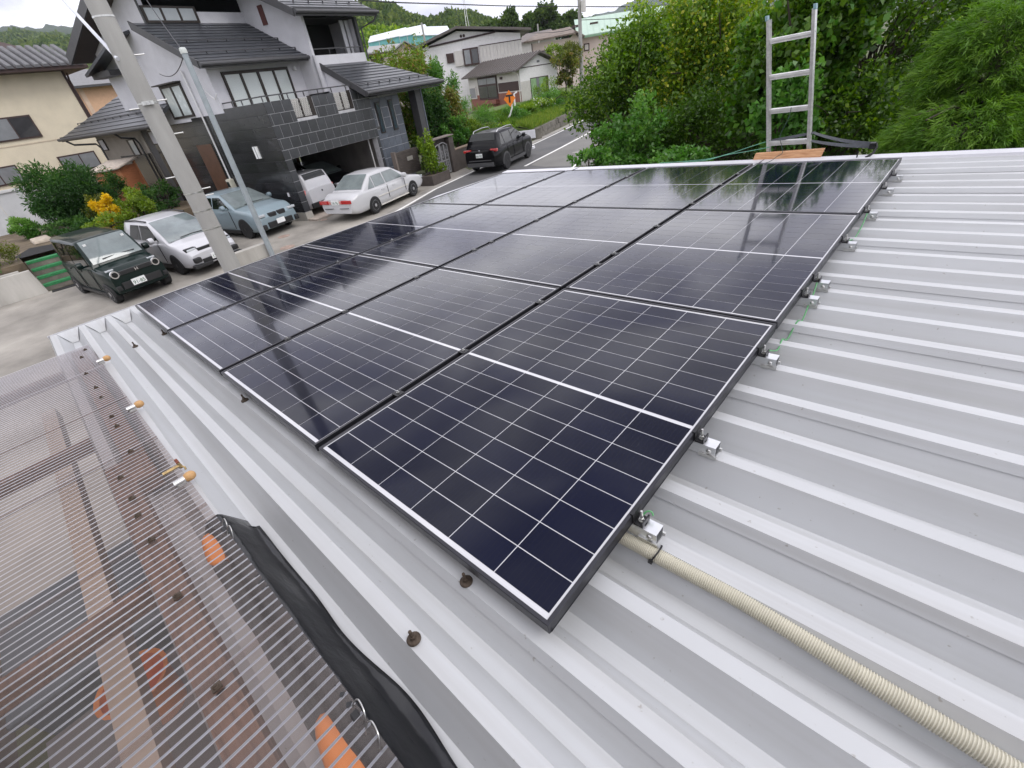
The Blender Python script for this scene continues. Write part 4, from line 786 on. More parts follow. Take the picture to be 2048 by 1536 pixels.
def car(name, label, loc, rz, S_, pm, low=None):
    L_, Wd, Hh, wb, fo, wr = S_['dim']; x1 = wb / 2 + fo; x0 = x1 - L_; w0 = Wd / 2; deck = S_['deck']; xr0, xr1, xf1, xf0 = S_['gh']; zb0 = S_.get('zb', .2)
    t = thing(name, label, 'car', loc, rz)
    def wid(x): 
        e = min(x - x0, x1 - x); return w0 * (1 - S_.get('tap', .17) * max(0, 1 - e / .6) ** 2.2)
    def bulge(x, z, zm): 
        e0, e1 = x - x0, x1 - x; k = max(0, 1 - min(e0, e1) / .35); b = .07 * k * max(0, 1 - ((z - zm) / .45) ** 2); return -b if e0 < e1 else b
    xs = sorted(set([round(x0 + (x1 - x0) * (.5 - .5 * cos(pi * i / 44)), 4) for i in range(45)]))
    m = MB(); rings = []; n = 0
    for x in xs:
        w = wid(x); zt = interp(deck, x); e = min(x - x0, x1 - x); zb = zb0 + .10 * max(0, 1 - e / .35) ** 2; zm = zb + (zt - zb) * .5; h = zt - zb
        half = [(0, zb), (.88 * w, zb), (.965 * w, zb + .05), (.99 * w, zb + .28 * h), (1.0 * w, zb + .52 * h), (.985 * w, zt - .16 * h), (.955 * w, zt - .05 * h), (.90 * w, zt - .012), (.6 * w, zt + .012), (0, zt + .02)]
        rg = [(x + bulge(x, z, zm), y, z) for y, z in half] + [(x + bulge(x, z, zm), -y, z) for y, z in half[-2:0:-1]]
        rings.append(rg); n = len(rg)
    vs = [p for r in rings for p in r]; k = len(rings)
    m.add(vs, [(i * n + j, i * n + (j + 1) % n, (i + 1) * n + (j + 1) % n, (i + 1) * n + j) for i in range(k - 1) for j in range(n)] + [tuple(range(n)), tuple(range((k - 1) * n, k * n))])
    zbelt = interp(deck, (xr1 + xf1) / 2); ztop = Hh - .025
    wbl, wtp = w0 * S_.get('wbl', .945), w0 * S_.get('wtp', .76)
    def yp(z, x): return (wbl + (wtp - wbl) * (z - zbelt) / (ztop - zbelt)) * (wid(x) / w0)
    gp_ = [(xr0, interp(deck, xr0) - .02), (xr1, Hh - S_.get('rdrop', .03)), ((xr1 + xf1) / 2, Hh), (xf1, Hh - .04), (xf0, interp(deck, xf0) - .02)]
    def zr(x):
        if x < xr1: f = (x - xr0) / max(1e-6, xr1 - xr0); return gp_[0][1] + (gp_[1][1] - gp_[0][1]) * f ** S_.get('rexp', .8)
        if x > xf1: f = (xf0 - x) / (xf0 - xf1); return gp_[4][1] + (gp_[3][1] - gp_[4][1]) * f ** .85
        return interp(gp_[1:4], x)
    gx = [xr0 + (xr1 - xr0) * i / 8 for i in range(8)] + [xr1 + (xf1 - xr1) * i / 12 for i in range(12)] + [xf1 + (xf0 - xf1) * i / 10 for i in range(11)]
    rings = []
    for x in gx:
        z = zr(x); zl = interp(deck, x) - .03; y0_, y1_ = yp(min(zl, z), x), yp(max(z - .035, zl), x)
        half = [(y0_, zl), ((y0_ + y1_) / 2, (zl + z) / 2 - .01), (y1_, max(z - .04, zl)), (y1_ * .93, max(z - .008, zl)), (y1_ * .6, z + .008), (0, z + .014)]
        rings.append([(x, y, q) for y, q in half] + [(x, -y, q) for y, q in half[-2::-1]])
    n2 = len(rings[0]); m.add([p for r in rings for p in r], [(i * n2 + j, i * n2 + j + 1, (i + 1) * n2 + j + 1, (i + 1) * n2 + j) for i in range(len(rings) - 1) for j in range(n2 - 1)])
    m.build('body', pm, t, smooth=True, sharp=50)
    # glass
    def top(a, b, name_, gm, inset=.07, lift=.016):
        mb = MB(); mb.grid(lambda u, v: (lambda x: (lambda y: (x + (.012 if a > 0 else -.012), y, zr(x) + lift - .006 * (2 * v - 1) ** 2))((yp(max(zr(x) - .035, zbelt - .05), x) - inset) * (2 * v - 1)))(a + (b - a) * u), 8, 8); return mb.build(name_, gm, t, smooth=True)
    ws = top(xf1 + .02, xf0 - .04, 'windshield', S_.get('wg', M_CGLASSL)); top(xr1 - .01, xr0 + (xr1 - xr0) * S_.get('rwin', .25), 'rear_window', S_.get('rg', M_CGLASS), .09)
    mb = MB(); x_ = xf0 - .07; mb.tube([(x_ + .02, .45, zr(x_) + .04), (x_ - .03, .05, zr(x_) + .045), (x_ + .02, -.35, zr(x_) + .04)], .011, 5); mb.build('wiper', M_PLAST2, ws)
    zhi = Hh - .11
    for sg in (1, -1):
        for (a, b, c, d) in S_['sw']:
            mb = MB(); zl = zbelt + .035
            mb.grid(lambda u, v: (lambda z: (lambda x: (x, sg * (yp(z, x) + .010), z))((a + (b - a) * u) * (1 - v) + (d + (c - d) * u) * v))(zl + (zhi - zl) * v), 6, 4); mb.build('side_window', S_.get('sg', M_CGLASS), t, smooth=True)
        mb = MB(); xm = S_['sw'][-1][1] - .12; ym = yp(zbelt, xm)
        mb.lathe([(.02, -.09), (.085, -.075), (.095, 0), (.085, .06), (.02, .075)], (xm, sg * (ym + .15), zbelt + .10), 12, 'y'); mb.box(xm - .03, xm + .03, min(sg * ym, sg * (ym + .12)), max(sg * ym, sg * (ym + .12)), zbelt + .03, zbelt + .07); mb.build('mirror', S_.get('mm', pm), t, smooth=True)
        for xh in S_.get('handles', ()):
            mb = MB(); yy = wid(xh) * .985; mb.box(xh - .09, xh + .09, sg * yy - .02, sg * yy + .022, zbelt - .15, zbelt - .115); mb.build('door_handle', S_.get('hm', pm), t)
        for xd in S_.get('doors', ()):
            mb = MB(); yy = wid(xd); mb.box(xd - .0035, xd + .0035, sg * yy - .02, sg * yy + .001, zb0 + .16, zbelt - .03); mb.build('door_gap', M_PLAST2, t)
        mb = MB(); mb.box(-wb / 2 + wr + .05, wb / 2 - wr - .05, sg * (w0 - .06), sg * (w0 + .002), zb0 - .02, zb0 + S_.get('sill', .07)); mb.build('sill', S_.get('sm', M_PLAST2), t)
    for sx in (-1, 1):
        for sg in (1, -1):
            xc = sx * wb / 2; yo = wid(xc) + .012; ra = wr * S_.get('arch', 1.13)
            mb = MB(); mb.add([(xc + ra * cos(a), sg * (yo - .006 - .05 * q), wr + ra * sin(a)) for q in (0, 1) for a in [pi * (i - 1) / 22 for i in range(25)]] + [(xc, sg * (yo - .006), wr * .4)], [tuple(range(25)) + (50,)] + [(i, i + 1, 26 + i, 25 + i) for i in range(24)]); mb.build('wheel_arch', S_.get('am', M_PLAST2), t)
            wh = bpy.data.objects.new('wheel', None); COL.objects.link(wh); wh.parent = t; wh.location = (xc, sg * (yo - .09), wr)
            mb = MB(); mb.lathe([(wr * .66, -.095), (wr * .93, -.095), (wr, -.06), (wr, .06), (wr * .93, .095), (wr * .66, .095)], (0, 0, 0), 26, 'y'); mb.build('tyre', M_TYRE, wh, smooth=True, sharp=40)
            rm = S_.get('rim', M_RIM); mb = MB(); mb.lathe([(wr * .66, sg * .06), (wr * .66, sg * .092), (wr * .60, sg * .096), (wr * .56, sg * .06)], (0, 0, 0), 26, 'y')
            for i in range(S_.get('spk', 7)):
                a = 2 * pi * i / S_.get('spk', 7); ux, uz = cos(a), sin(a); px_, pz_ = -uz, ux; q = .030
                mb.hexa([(ux * .03 + px_ * q, sg * .07, uz * .03 + pz_ * q), (ux * wr * .62 + px_ * q * .8, sg * .07, uz * wr * .62 + pz_ * q * .8), (ux * wr * .62 - px_ * q * .8, sg * .07, uz * wr * .62 - pz_ * q * .8), (ux * .03 - px_ * q, sg * .07, uz * .03 - pz_ * q), (ux * .03 + px_ * q, sg * .094, uz * .03 + pz_ * q), (ux * wr * .62 + px_ * q * .8, sg * .09, uz * wr * .62 + pz_ * q * .8), (ux * wr * .62 - px_ * q * .8, sg * .09, uz * wr * .62 - pz_ * q * .8), (ux * .03 - px_ * q, sg * .094, uz * .03 - pz_ * q)])
            mb.lathe([(.06, sg * .07), (.06, sg * .1), (.03, sg * .104)], (0, 0, 0), 12, 'y'); mb.build('rim', rm, wh)
    # fittings given as boxes: (name, material, x, y, z, dx, dy, dz, mirrored)
    for (nm, m_, x, y, z, dx, dy, dz, mir) in S_.get('fit', ()):
        for sg in ((1, -1) if mir else (1,)):
            if abs(x) > .75 * x1 and (x > 0 or x < .75 * x0):      # seat end fittings on the curved bumper surface
                best = None
                for xs_ in xs:
                    zt_ = interp(deck, xs_)
                    if wid(xs_) * .985 >= abs(y) + dy * .55 and zt_ >= z:
                        e_ = min(xs_ - x0, x1 - xs_); zb_ = zb0 + .10 * max(0, 1 - e_ / .35) ** 2; q_ = xs_ + bulge(xs_, z, zb_ + (zt_ - zb_) * .5)
                        if best is None or (q_ > best if x > 0 else q_ < best): best = q_
                if best is not None: x = best + (dx * .1 if x > 0 else -dx * .1)
            mb = MB(); mb.box(x - dx, x + dx, sg * y - dy, sg * y + dy, z - dz, z + dz); mb.build(nm, m_, t, bevel=min(dx, dy, dz) * .5)
    for (sx, xo, z, txt, yo) in S_.get('plates', ()):
        xo += .035 * sx
        mb = MB(); mb.box(xo - .008, xo + .008, yo - .17, yo + .17, z - .085, z + .085); pl = mb.build('number_plate', M_PLATE, t)
        for (s_, hh, zz) in ((txt, .13, -.02),):
            me = text_mesh(s_, hh); me.materials.append(M_PLY); o = link('plate_text', me, pl)
            o.matrix_local = Matrix.Translation((xo + sx * .009, yo, z + zz)) @ Matrix(((0, 0, sx, 0), (sx, 0, 0, 0), (0, 1, 0, 0), (0, 0, 0, 1)))
    return t
K = dict(dim=(3.395, 1.475, 1.675, 2.52, .44, .28), deck=[(-1.7, .96), (-1.2, .98), (.6, .99), (.95, 1.0), (1.5, .93), (1.70, .80)], gh=(-1.69, -1.58, .55, 1.05), wtp=.83, tap=.10, rwin=.5, rexp=.5,
    sw=[(-1.5, -1.12, -1.12, -1.42), (-1.07, -.28, -.28, -1.07), (-.22, .85, .50, -.22)], handles=(-.85, .0), doors=(-.25, .78), spk=9, arch=1.1,
    fit=[('grille', M_PLAST2, 1.715, 0, .80, .03, .40, .055, 0), ('grille_bar', M_CHROME, 1.752, 0, .835, .008, .41, .008, 0), ('grille_bar', M_CHROME, 1.752, 0, .80, .008, .41, .006, 0), ('grille_bar', M_CHROME, 1.752, 0, .762, .008, .41, .008, 0), ('bumper_intake', M_PLAST2, 1.735, 0, .47, .03, .50, .09, 0), ('chrome_strip', M_CHROME, 1.765, 0, .385, .008, .5, .009, 0), ('turn_lamp', M_LAMP, 1.665, .53, .905, .03, .10, .022, 1), ('fog_trim', M_PLAST2, 1.66, .60, .45, .05, .06, .06, 1), ('wheel_trim', M_PLAST2, 1.3, .72, .32, .12, .01, .06, 1)], plates=[(1, 1.785, .50, '91-85', -.1)])
kei = car('compact_car', 'dark green boxy compact car with round headlights and chrome grille', (-17.44, .97, .004), radians(10), K, mat('paint_green', (.003, .012, .010), .4, var=.03, coat=.5, crough=.03, spec=.05))
for sg in (1, -1):
    HX = 1.735
    mb = MB(); mb.lathe([(.10, -.04), (.105, .02), (.10, .035)], (HX, sg * .52, .80), 22, 'x'); h = mb.build('headlight', M_CHROME, kei, smooth=True)
    mb = MB(); mb.lathe([(.075, .0), (.07, .042), (.03, .05)], (HX, sg * .52, .80), 18, 'x'); mb.build('lens', M_CGLASS, h, smooth=True)
mb = MB(); [mb.box(1.79, 1.81, y - .009, y + .009, .76, .84) for y in (-.03, .03)]; mb.box(1.79, 1.81, -.03, .03, .792, .808); mb.build('emblem', M_CHROME, kei)
for (y, z) in ((.48, 1.5), (-.46, 1.48)):
    mb = MB(); x_ = .72 if True else 0; mb.box(.66, .69, y - .035, y + .035, 1.50, 1.55); mb.build('windshield_sticker', M_PLATE, kei)
Fq = dict(dim=(3.995, 1.695, 1.54, 2.53, .80, .30), deck=[(-1.95, .92), (-1.0, .97), (.5, .98), (1.0, 1.0), (1.6, .90), (1.98, .72), (2.06, .6)], gh=(-1.92, -1.45, .15, 1.28), wtp=.74, rwin=.4,
    sw=[(-1.25, -.42, -.42, -1.0), (-.36, .78, .22, -.36)], handles=(-.75, .12), doors=(-.4, .72), rim=M_RIMB, spk=8, sill=.10, arch=1.14,
    fit=[('grille', M_PLAST2, 2.02, 0, .70, .045, .42, .05, 0), ('headlight', M_LAMP, 1.86, .56, .735, .10, .14, .045, 1), ('headlight_surround', M_PLAST2, 1.84, .56, .735, .09, .165, .062, 1), ('fog_recess', M_PLAST2, 1.95, .60, .45, .09, .11, .075, 1), ('lower_grille', M_PLAST2, 2.10, 0, .36, .03, .45, .07, 0), ('silver_skid', M_RIM, 2.12, 0, .27, .03, .45, .02, 0), ('bumper_trim', M_PLAST2, 1.98, .5, .27, .10, .28, .05, 1)], plates=[(1, 2.135, .43, '15-81', 0)])
fit = car('hatchback_car', 'white hatchback car with sloping nose parked between the green and blue-grey cars', (-18.17, 2.98, .004), radians(11), Fq, paint('paint_white', (.52, .52, .54)))
mb = MB(); [mb.box(2.065, 2.08, y - .011, y + .011, .655, .745) for y in (-.035, .035)]; mb.box(2.065, 2.08, -.035, .035, .69, .71); mb.build('emblem', M_CHROME, fit)
for sg in (1, -1):
    mb = MB(); mb.tube([(-1.4, sg * .60, 1.515), (-.6, sg * .625, 1.56), (.1, sg * .60, 1.53)], .022, 6); mb.build('roof_rail', M_PLAST2, fit)
Xq = dict(dim=(4.36, 1.82, 1.53, 2.67, .85, .345), deck=[(-2.15, .98), (-1.0, 1.02), (.4, 1.02), (.9, 1.04), (1.7, .97), (2.1, .80), (2.18, .66)], gh=(-1.95, -1.2, .05, 1.05), wtp=.72, rwin=.4,
    sw=[(-1.15, -.42, -.45, -.85), (-.36, .72, .12, -.38)], handles=(-.7, .15), doors=(-.4, .75), rim=M_RIMB, spk=5, arch=1.1, sill=.10,
    fit=[('kidney_grille', M_PLAST2, 2.15, .19, .70, .055, .165, .095, 1), ('headlight', M_LAMP, 2.03, .66, .76, .10, .16, .045, 1), ('lower_intake', M_PLAST2, 2.21, 0, .40, .04, .52, .10, 0), ('side_intake', M_PLAST2, 2.10, .70, .38, .08, .08, .09, 1)], plates=[(1, 2.265, .46, '', 0)])
car('crossover_car', 'pale blue-grey crossover with split black grille parked along the tiled house', (-20.24, 5.92, .004), radians(12), Xq, paint('paint_bluegrey', (.22, .28, .31)))
Sq = dict(dim=(4.6, 1.695, 1.41, 2.58, .90, .305), deck=[(-2.25, .80), (-2.0, .93), (-1.3, .92), (-.2, .87), (.8, .87), (1.3, .86), (2.0, .74), (2.2, .6)], gh=(-1.72, -.98, .32, 1.2), wtp=.76, rwin=.1, rg=M_CGLASSL, sg=M_CGLASSL, rexp=.85,
    sw=[(-1.42, -1.02, -1.02, -1.0), (-.98, -.36, -.36, -.96), (-.30, .86, .34, -.30)], handles=(-.62, .1), doors=(-.34, .80), spk=8, sill=.03, sm=paint('paint_cream', (.62, .60, .55)), zb=.22, am=M_TYRE, arch=1.06,
    fit=[('taillight', M_RED, -2.40, .55, .72, .03, .23, .065, 1), ('lamp_lower', M_AMB, -2.425, .28, .71, .02, .05, .05, 1), ('plate_panel', paint('paint_cream2', (.60, .58, .53)), -2.43, 0, .72, .015, .22, .07, 0), ('bumper_strip', M_TRIMG, -2.40, .38, .50, .03, .22, .008, 1), ('side_moulding', MATS['paint_cream'], 0, .853, .55, 1.0, .008, .02, 1), ('headlight', M_LAMP, 2.12, .6, .62, .05, .16, .06, 1)], plates=[(-1, -2.455, .72, '16-76', 0)])
car('white_saloon', 'white saloon car with red tail lamps parked in front of the garage', (-17.33, 10.40, .012), radians(107), Sq, paint('paint_white2', (.52, .52, .53)))
Rq = dict(dim=(4.6, 1.855, 1.69, 2.69, .92, .36), deck=[(-2.2, 1.0), (-1.6, 1.10), (.5, 1.08), (1.0, 1.10), (1.8, 1.04), (2.2, .86)], gh=(-2.12, -1.72, .2, 1.15), wtp=.73, rwin=.45, rexp=.7, zb=.26,
    sw=[(-1.72, -1.32, -1.32, -1.45), (-1.25, -.42, -.42, -1.25), (-.36, .82, .28, -.36)], handles=(-.75, .15), doors=(-.4, .75, -1.1), rim=M_RIMB, spk=5, am=M_TRIMG, arch=1.2, sm=M_TRIMG, sill=.12,
    fit=[('taillight', M_RED, -2.28, .72, 1.0, .08, .18, .06, 1), ('bumper_lower', M_TRIMG, -2.36, 0, .42, .04, .72, .09, 0), ('bumper_edge', M_TRIMG, -2.38, 0, .60, .03, .60, .02, 0), ('tailgate_bar', M_PLAST2, -2.34, 0, .99, .02, .5, .03, 0)], plates=[(-1, -2.385, .82, '66-93', 0)])
rv = car('black_suv', 'black sport utility car with roof rails driving away on the road', (-17.36, 18.13, .012), radians(107.5), Rq, mat('paint_black', (.004, .004, .005), .4, var=.03, coat=.4, crough=.03, spec=.05))
for sg in (1, -1):
    mb = MB(); mb.tube([(-1.55, sg * .63, 1.65), (-1.4, sg * .64, 1.74), (-.5, sg * .655, 1.77), (.1, sg * .64, 1.74), (.25, sg * .62, 1.65)], .022, 6); mb.build('roof_rail', M_RIM, rv, smooth=True)
mb = MB(); mb.lathe([(.05, 0), (.05, -.012), (.02, -.018)], (-2.365, 0, 1.0), 12, 'x'); mb.build('emblem', M_CHROME, rv)
Gq = dict(dim=(3.7, 1.69, 1.55, 2.4, .7, .3), deck=[(-1.8, .95), (-1.2, 1.0), (.5, .98), (1.0, .98), (1.6, .85), (1.85, .7)], gh=(-1.78, -1.55, .2, 1.1), wtp=.76, rwin=.45, rexp=.6, tap=.2,
    sw=[(-1.3, -.42, -.42, -1.1), (-.36, .8, .3, -.36)], spk=7, fit=[('taillight', M_AMB, -1.90, .70, .88, .05, .07, .09, 1), ('bumper_lower', M_PLAST2, -1.93, 0, .36, .05, .72, .10, 0), ('emblem', M_PLAST2, -1.945, 0, .82, .01, .03, .03, 0)])
car('white_small_car', 'white small car parked in the garage, rear end toward the street', HF(1.25, 1.95, .075), TH + radians(90), Gq, MATS['paint_white'])
Bq = dict(dim=(4.4, 1.75, 1.52, 2.6, .85, .31), deck=[(-2.1, .95), (-1.0, 1.0), (.6, .98), (1.1, .98), (1.9, .82), (2.15, .65)], gh=(-2.0, -1.6, .1, 1.2), sw=[(-1.3, -.42, -.42, -1.1), (-.36, .8, .25, -.36)], fit=[('headlight', M_LAMP, 2.02, .6, .68, .08, .16, .05, 1), ('taillight', M_RED, -2.2, .6, .85, .05, .12, .08, 1)])
car('black_car', 'black car parked deep in the dark garage beside the white one', HF(3.6, 3.2, .075), TH - radians(90), Bq, MATS['paint_black'])
# white board on a stand beyond the black car
a = Vector((-18.55, 22.35, 0)); t = thing('white_board', 'white board on a low stand beyond the black sport utility car', 'board', a, radians(27))
M_WB = mat('board_white', (.75, .75, .77), .5); mb = MB(); mb.box(-1.7, .03, -.03, .03, .55, .98); mb.build('panel', M_WB, t, bevel=.01)
mb = MB(); mb.box(-.75, -.45, -.034, -.031, .77, .79); mb.build('mark', M_TRIMG, t)
for x in (-1.4, -.3):
    mb = MB(); mb.box(x - .2, x + .2, -.2, .2, 0, .12); mb.box(x - .05, x + .05, -.04, .04, .12, .55); mb.build('stand', M_WB, t)
# ================================================================== VEGETATION
import numpy as np
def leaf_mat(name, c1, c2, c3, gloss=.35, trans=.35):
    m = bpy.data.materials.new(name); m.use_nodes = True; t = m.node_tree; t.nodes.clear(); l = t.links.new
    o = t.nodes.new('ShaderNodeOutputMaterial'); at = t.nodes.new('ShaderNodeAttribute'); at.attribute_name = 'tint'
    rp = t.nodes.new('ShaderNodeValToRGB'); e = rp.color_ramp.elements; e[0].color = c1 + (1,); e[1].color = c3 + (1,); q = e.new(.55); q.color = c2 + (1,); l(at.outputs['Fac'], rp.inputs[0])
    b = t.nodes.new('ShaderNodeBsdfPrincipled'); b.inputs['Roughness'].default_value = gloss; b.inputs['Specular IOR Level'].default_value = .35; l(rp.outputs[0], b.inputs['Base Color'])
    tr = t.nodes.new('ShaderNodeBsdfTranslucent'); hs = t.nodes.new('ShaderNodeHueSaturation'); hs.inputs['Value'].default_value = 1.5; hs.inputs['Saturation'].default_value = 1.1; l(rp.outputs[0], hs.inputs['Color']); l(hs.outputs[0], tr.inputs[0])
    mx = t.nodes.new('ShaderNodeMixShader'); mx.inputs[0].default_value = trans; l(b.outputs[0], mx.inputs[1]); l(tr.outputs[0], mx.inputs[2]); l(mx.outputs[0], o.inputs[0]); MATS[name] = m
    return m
LF_DARK = leaf_mat('leaf_dark', (.026, .062, .008), (.062, .138, .012), (.15, .27, .022)); LF_MID = leaf_mat('leaf_mid', (.048, .108, .010), (.115, .215, .016), (.26, .38, .03))
LF_LIME = leaf_mat('leaf_lime', (.07, .13, .012), (.15, .24, .02), (.26, .34, .04)); LF_YEL = leaf_mat('leaf_yellow', (.42, .28, .01), (.68, .46, .015), (.80, .58, .03)); LF_CONI = leaf_mat('leaf_conifer', (.020, .060, .014), (.040, .11, .020), (.085, .18, .030), .55)
LF_FRESH = leaf_mat('leaf_fresh', (.045, .13, .02), (.08, .21, .03), (.17, .32, .06)); LF_OLIVE = leaf_mat('leaf_olive', (.06, .08, .012), (.12, .15, .02), (.20, .22, .03)); LF_FEATH = leaf_mat('leaf_feathery', (.05, .12, .012), (.10, .21, .022), (.18, .31, .04), .6)
LF_GRASS = leaf_mat('leaf_grass', (.06, .13, .015), (.12, .22, .025), (.26, .30, .05), .5); LF_RUST = leaf_mat('leaf_rust', (.13, .11, .03), (.22, .18, .05), (.30, .20, .08), .6)
M_BARK = mat('bark', (.055, .043, .032), .9, var=.3, scale=12, bump=.4, stretch=(1, 1, .3))
RNG = np.random.default_rng(11)
def leaves(P_, N_, size, aspect, tint, fold=.25, spread=.9, down=0.0, name='foliage'):
    """one rhombic folded leaf at every point P_, facing roughly along N_"""
    n = len(P_); r = RNG.normal(size=(n, 3)); d = N_ * (1 - spread) + r * spread * .6; d[:, 2] -= down; d /= np.linalg.norm(d, axis=1)[:, None] + 1e-9
    s = RNG.normal(size=(n, 3)); s -= d * np.sum(s * d, axis=1)[:, None]; s /= np.linalg.norm(s, axis=1)[:, None] + 1e-9
    nn = np.cross(d, s); L_ = size * RNG.uniform(.65, 1.3, n)[:, None]; w = L_ * aspect
    a = P_; b = P_ + d * L_ * .45 + s * w * .5 + nn * w * fold; c = P_ + d * L_ - nn * w * .15; e = P_ + d * L_ * .45 - s * w * .5 + nn * w * fold
    v = np.stack([a, b, c, e], 1).reshape(-1, 3); f = np.arange(4 * n, dtype=np.int32)
    me = bpy.data.meshes.new(name); me.vertices.add(4 * n); me.vertices.foreach_set('co', v.astype(np.float32).ravel()); me.loops.add(4 * n); me.loops.foreach_set('vertex_index', f)
    me.polygons.add(n); me.polygons.foreach_set('loop_start', np.arange(0, 4 * n, 4, dtype=np.int32)); me.polygons.foreach_set('loop_total', np.full(n, 4, dtype=np.int32)); me.update(calc_edges=True)
    at = me.attributes.new('tint', 'FLOAT', 'POINT'); at.data.foreach_set('value', np.repeat(np.clip(tint, 0, 1), 4).astype(np.float32)); return me
def crown_points(n, R, clumps, seed, shell=.55, csize=.30, flat=1.0):
    """points in clumps spread through an ellipsoid (unit space scaled by R); returns offsets, outward normals and a per-clump tint"""
    g = np.random.default_rng(seed); u = g.normal(size=(clumps, 3)); u /= np.linalg.norm(u, axis=1)[:, None]; rr = g.uniform(shell, 1.0, clumps) ** .7; cc = u * rr[:, None]
    cc *= (1 + .18 * np.sin(3 * u[:, :1] * 2 + 5 * u[:, 2:3]) )
    k = g.integers(0, clumps, n); o = g.normal(size=(n, 3)); o /= np.linalg.norm(o, axis=1)[:, None]; o *= (g.uniform(0, 1, n) ** .5)[:, None] * csize * g.uniform(.7, 1.35, clumps)[k][:, None]; o[:, 2] *= flat
    p = cc[k] + o; N_ = p / (np.linalg.norm(p, axis=1)[:, None] + 1e-9) * .6 + o / (np.linalg.norm(o, axis=1)[:, None] + 1e-9) * .5
    ct = g.uniform(-.22, .22, clumps)[k]; return p * np.array(R), N_, ct
def plant(name, label, cat, base, R, zc, n, size, lm, clumps=40, seed=1, aspect=.5, trunk=.0, group=None, stems=1, shell=.5, csize=.32, spread=.9, down=0.0, tint0=.45, lift=.30, flat=1.0, accent=None):
    t = thing(name, label, cat, base, 0, group); p, N_, ct = crown_points(n, R, clumps, seed, shell, csize, flat)
    p[:, 2] += zc; keep = p[:, 2] > .03; p, N_, ct = p[keep], N_[keep], ct[keep]
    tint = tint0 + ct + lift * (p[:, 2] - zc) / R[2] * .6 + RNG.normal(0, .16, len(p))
    me = leaves(p, N_, size, aspect, tint, spread=spread, down=down); me.materials.append(lm); link('crown', me, t)
    if accent:
        am, frac, asz = accent; k = int(n * frac); sel = RNG.choice(len(p), k, replace=False); q = p[sel] * np.array([1.05, 1.05, 1]) ; me2 = leaves(q, N_[sel], asz, .7, RNG.uniform(.2, .9, k), spread=.7, name='new_shoots'); me2.materials.append(am); o2 = link('new_shoots', me2, t); o2['kind'] = 'stuff'
    g = random.Random(seed); mb = MB(); tr = trunk or R[0] * .06; top_ = zc
    for s in range(stems):
        a = 2 * pi * s / max(1, stems) + g.uniform(0, 1); o = Vector((cos(a), sin(a), 0)) * (0 if stems == 1 else tr * 2.2)
        e = Vector((cos(a) * R[0] * .25, sin(a) * R[1] * .25, top_)); mb.tube([o - Vector((0, 0, .1)), o.lerp(e, .45) + Vector((g.uniform(-.1, .1), g.uniform(-.1, .1), 0)) * R[0], e], [tr, tr * .75, tr * .45], 7)
        for k in range(5):
            b = e.lerp(o, g.uniform(0, .5)); a2 = g.uniform(0, 2 * pi); f = Vector((cos(a2) * R[0] * .75, sin(a2) * R[1] * .75, zc + R[2] * g.uniform(-.2, .7) - b.z)); mb.tube([b, b + f * .5 + Vector((0, 0, .06)), b + f], [tr * .4, tr * .25, tr * .1], 5)
    mb.build('trunk', M_BARK, t, smooth=True); return t
def at(px, py, dist):
    d = ray(px, py); return EYE + d * (dist / sqrt(d.x ** 2 + d.y ** 2))
def mpp(px, py, dist): d = ray(px, py); return dist / sqrt(d.x ** 2 + d.y ** 2) / FPX
def bypx(name, label, cat, px, py, dist, rpx, hpx, n, size, lm, depth=1.0, ground=0.0, **k):
    c = at(px, py, dist); s = mpp(px, py, dist); R = (rpx * s, rpx * s * depth, hpx * s); return plant(name, label, cat, (c.x, c.y, ground), R, c.z - ground, n, size, lm, **k)
TG = 'trees behind the far roof edge'
SHOOT = leaf_mat('leaf_shoot', (.20, .26, .02), (.32, .36, .03), (.44, .42, .06), .4)
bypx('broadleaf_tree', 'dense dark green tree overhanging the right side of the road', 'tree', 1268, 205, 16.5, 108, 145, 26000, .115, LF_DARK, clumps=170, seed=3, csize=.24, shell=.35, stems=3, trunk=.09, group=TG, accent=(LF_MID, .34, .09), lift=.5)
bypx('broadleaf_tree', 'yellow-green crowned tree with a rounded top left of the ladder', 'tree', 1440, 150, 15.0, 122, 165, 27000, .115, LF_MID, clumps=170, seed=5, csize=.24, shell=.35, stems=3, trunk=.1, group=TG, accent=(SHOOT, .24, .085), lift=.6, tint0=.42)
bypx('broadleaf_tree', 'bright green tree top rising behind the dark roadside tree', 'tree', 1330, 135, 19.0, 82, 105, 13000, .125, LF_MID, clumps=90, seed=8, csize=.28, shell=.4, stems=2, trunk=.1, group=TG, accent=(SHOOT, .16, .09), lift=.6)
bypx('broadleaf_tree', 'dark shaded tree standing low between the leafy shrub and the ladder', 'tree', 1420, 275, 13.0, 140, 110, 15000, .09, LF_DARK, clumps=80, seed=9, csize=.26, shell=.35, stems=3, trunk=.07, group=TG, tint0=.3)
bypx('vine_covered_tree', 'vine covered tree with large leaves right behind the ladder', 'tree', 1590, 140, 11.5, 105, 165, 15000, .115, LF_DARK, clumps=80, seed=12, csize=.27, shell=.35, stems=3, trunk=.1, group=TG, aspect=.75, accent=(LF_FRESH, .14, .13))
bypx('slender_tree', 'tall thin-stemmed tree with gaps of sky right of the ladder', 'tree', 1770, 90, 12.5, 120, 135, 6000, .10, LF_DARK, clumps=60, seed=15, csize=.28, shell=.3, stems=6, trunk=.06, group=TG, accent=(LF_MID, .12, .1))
bypx('slender_tree', 'dark leafy tree low behind the strap hook', 'tree', 1700, 235, 11.0, 120, 90, 8000, .085, LF_DARK, clumps=60, seed=16, csize=.3, shell=.3, stems=4, trunk=.05, group=TG, tint0=.33, accent=(LF_MID, .1, .09))
